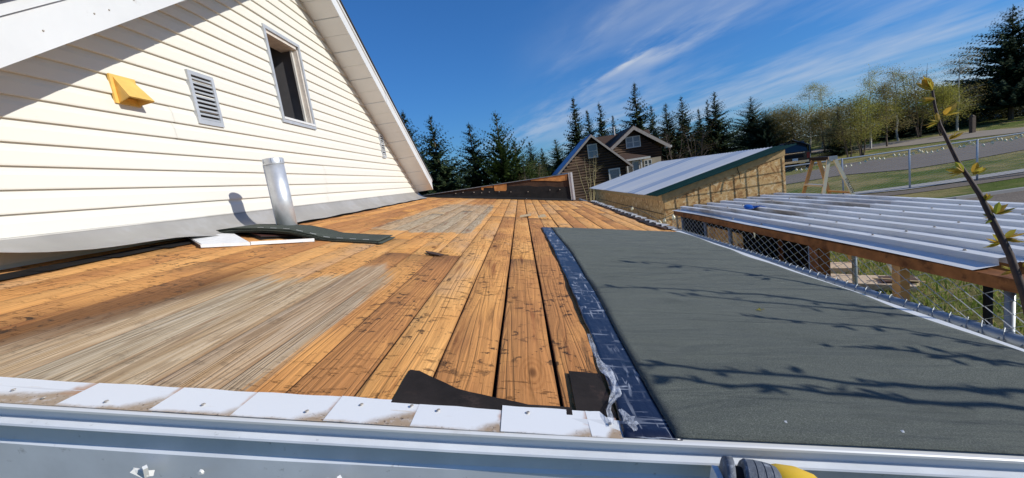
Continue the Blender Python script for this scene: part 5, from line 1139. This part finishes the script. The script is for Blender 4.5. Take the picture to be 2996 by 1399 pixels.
leafcloud((1400, 430), (1930, 340), 55, 66, 4.2, 16000, .20)
leafcloud((980, 480), (1420, 440), 30, 40, 2.6, 9000, .15)
b = MB(); b.v = V; b.f = F; put(b.build('far_wood', M['hedge']), 'dark far wood closing the view behind the separate trees', 'woodland', None, 'stuff')
V = []; F = []; leafcloud((2380, 330), (2640, 300), 61, 62.5, 1.1, 2600, .2); b = MB(); b.v = V; b.f = F; put(b.build('hedge', M['hedge']), 'clipped dark hedge in front of the pale house', 'hedge')
g0 = at_ground(D(2446, 335)); put(MB().box(g0.x-.12, g0.x+.12, g0.y-.12, g0.y+.12, gz(g0.x, g0.y)-.05, gz(g0.x, g0.y)+1.15).tube([(g0.x, g0.y, gz(g0.x, g0.y)+1.15), (g0.x, g0.y, gz(g0.x, g0.y)+1.28)], [.17, .05], 6).build('gate_post', M['bark']), 'weathered post at the roadside by the pale house', 'post')
# ================================================================== GRASS NEAR THE KENNEL
rr = random.Random(5); V = []; F = []
for i in range(30000):
    x_ = rr.uniform(1.75, 8.5); y_ = rr.uniform(1.2, 10.5)
    if SX0-.05 < x_ < SX1 and y_ > SY0-.1: continue
    if x_ > 1.5*y_+1.5: continue
    k_ = mnoise.noise(Vector((x_*1.1, y_*1.1, 0))); h = (.05+.07*rr.random())*(1.1+k_); a = rr.uniform(0, 6.28); w_ = .006+.004*rr.random(); l_ = rr.uniform(.2, .9)*h
    bx = len(V); V += [(x_-math.sin(a)*w_, y_+math.cos(a)*w_, 0), (x_+math.sin(a)*w_, y_-math.cos(a)*w_, 0), (x_+math.cos(a)*l_, y_+math.sin(a)*l_, h)]; F.append((bx, bx+1, bx+2))
b = MB(); b.v = V; b.f = F; put(b.build('grass', M['blade']), 'short spring grass around the kennel', 'grass', None, 'stuff')
b = MB(); rr = random.Random(9)
for i in range(46):
    c = at_ground(D(2480+rr.uniform(-60, 90), 800)); x_ = 2.25+rr.uniform(-.15, .8); y_ = 1.75+rr.uniform(-.3, .9); h = rr.uniform(.5, 1.25)
    b.tube([(x_, y_, 0), (x_+rr.uniform(-.06, .06), y_, h*.6), (x_+rr.uniform(-.2, .2), y_+rr.uniform(-.2, .2), h)], [.0035, .003, .0015], 3, False)
put(b.build('dry_stalks', M['deadg']), 'dry straw stalks growing through the kennel wire', 'grass', None, 'stuff')
# ================================================================== SAPLING BESIDE THE ROOF (and the branches whose shadows fall on the membrane)
sap = thing('elder_shrub', (2.35, 1.15, 0), 'budding shrub with brown stems and yellow-green leaf clusters beside the roof', 'shrub')
def leafset(p, d, s_, seed, n=7):
    rr = random.Random(seed); b = MB(); d = Vector(d).normalized()
    for i in range(n):
        v_ = (d+Vector((rr.uniform(-1, 1), rr.uniform(-1, 1), rr.uniform(-.6, 1)))*.85).normalized(); L = s_*rr.uniform(.6, 1.15); sd = v_.cross(Vector((rr.uniform(-1, 1), rr.uniform(-1, 1), 1))).normalized()*L*.19; dr_ = Vector((0, 0, -.12*L))
        nrm = v_.cross(sd).normalized()*L*.06; P_ = [p, p+v_*L*.3+sd*.8+nrm, p+v_*L*.65+sd*.8+nrm+dr_*.4, p+v_*L+dr_*1.3, p+v_*L*.65-sd*.8+nrm+dr_*.4, p+v_*L*.3-sd*.8+nrm, p+v_*L*.35, p+v_*L*.7+dr_*.5]
        b.add(P_, [(0, 1, 6), (1, 2, 7, 6), (2, 3, 7), (3, 4, 7), (4, 5, 6, 7), (5, 0, 6)])
    return b.build('leaf_cluster', M['leafb'], sap)
st = [at_x(D(*q), 1.9+i*.008) for i, q in enumerate([(2576, 740), (2540, 640), (2510, 580), (2480, 520), (2465, 490), (2440, 452), (2410, 408), (2385, 357), (2365, 315), (2352, 268), (2346, 228)])]
low = [Vector((2.05, 1.25, 0)), Vector((1.95, 1.42, .9)), Vector((1.90, 1.56, 1.55))]
pts_ = low+st; rad_ = [.024, .021, .018]+[.0128-.0008*i for i in range(len(st))]
MB().tube(pts_, rad_, 8).build('stem', M['stem'], sap, True)
for i, (q, dq, s_) in enumerate([((2346, 228), (0, 0, 1), .085), ((2352, 250), (-.5, .6, .2), .07), ((2372, 292), (.5, -.5, .5), .085), ((2362, 308), (-.5, .6, .1), .05), ((2388, 352), (.2, -.2, .6), .05), ((2425, 432), (-.6, .5, .2), .07), ((2448, 440), (.5, -.6, .4), .065), ((2480, 505), (.2, -.2, 1), .05), ((2505, 540), (.5, -.5, .5), .06), ((2500, 548), (-.6, .5, .2), .05), ((2525, 600), (.5, -.6, .3), .07), ((2520, 612), (-.6, .6, .1), .055), ((2555, 680), (-.5, .5, .1), .05), ((2572, 670), (.5, -.5, .3), .05)]):
    leafset(at_x(D(*q), 1.93), dq, s_, 200+i)
sdv = Vector((SUN.x, SUN.y, SUN.z))/SUN.x
def shade_branch(line, t0, t1, seed, r=.012, sub=True):
    rr = random.Random(seed); P_ = [at_deck(D(*q)) for q in line]; n = len(P_)
    B = [p+sdv*(t0+(t1-t0)*i/(n-1)) for i, p in enumerate(P_)]
    fine_ = []
    for a, c in zip(B[:-1], B[1:]):
        for k_ in range(4): fine_.append(a.lerp(c, k_/4)+Vector((rr.uniform(-.008, .008),)*3))
    fine_.append(B[-1]); m_ = len(fine_)
    MB().tube(fine_, [r*(.50+.60*i/(m_-1)) for i in range(m_)], 6).build('stem', M['stem'], sap, True)
    i = 0
    while i < m_-1:
        p = fine_[i]
        for c in range(1):
            d = Vector((-.7+rr.uniform(-.5, .5), rr.uniform(-.9, .9), rr.uniform(-.2, .7))); leafset(p+d.normalized()*.015, d, rr.uniform(.035, .065), seed*50+i*3+c, 4)
        i += rr.choice([1, 1, 2])
    return B[-1]
R = []
R.append(shade_branch([(1600, 925), (1800, 943), (2100, 966), (2400, 985), (2576, 992)], 1.45, 1.75, 1))
R.append(shade_branch([(1640, 962), (1900, 984), (2100, 1003), (2300, 1018), (2576, 1035)], 1.55, 1.60, 2))
R.append(shade_branch([(2090, 880), (2250, 893), (2450, 915), (2576, 932)], 1.35, 1.55, 3, .009))
R.append(shade_branch([(1880, 805), (2050, 820), (2250, 838), (2420, 868), (2540, 890)], 1.65, 1.60, 4, .009))
R.append(shade_branch([(1490, 732), (1700, 737), (1900, 748), (2100, 768), (2290, 785)], 2.0, 2.1, 5, .011))
R.append(shade_branch([(1720, 752), (1900, 762), (2150, 785), (2280, 798)], 2.05, 2.15, 6, .010))
for i, e in enumerate(R):
    c = Vector((2.35+.16*i, 1.05-.05*i, 0)); mid = Vector((e.x+.15, (e.y+c.y)/2-.05, e.z*.62)); MB().tube([c, c.lerp(mid, .6)+Vector((.1, 0, .1)), mid, e], [.022, .019, .014, .0085], 7).build('stem', M['stem'], sap, True)
# ================================================================== small fixings on the house
fm_ = MB().tube([(0, 0, 0), (.003, 0, 0)], [.004, .003], 8).mesh('fascia_nail', M['nail'])
for q in [(460, 328), (1005, 146), (1163, 107), (1425, 2), (430, 5)]:
    p = at_x((q[0]*560/2041, q[1]*560/2041), RX+.006); place('fascia_nail', fm_, p, house)
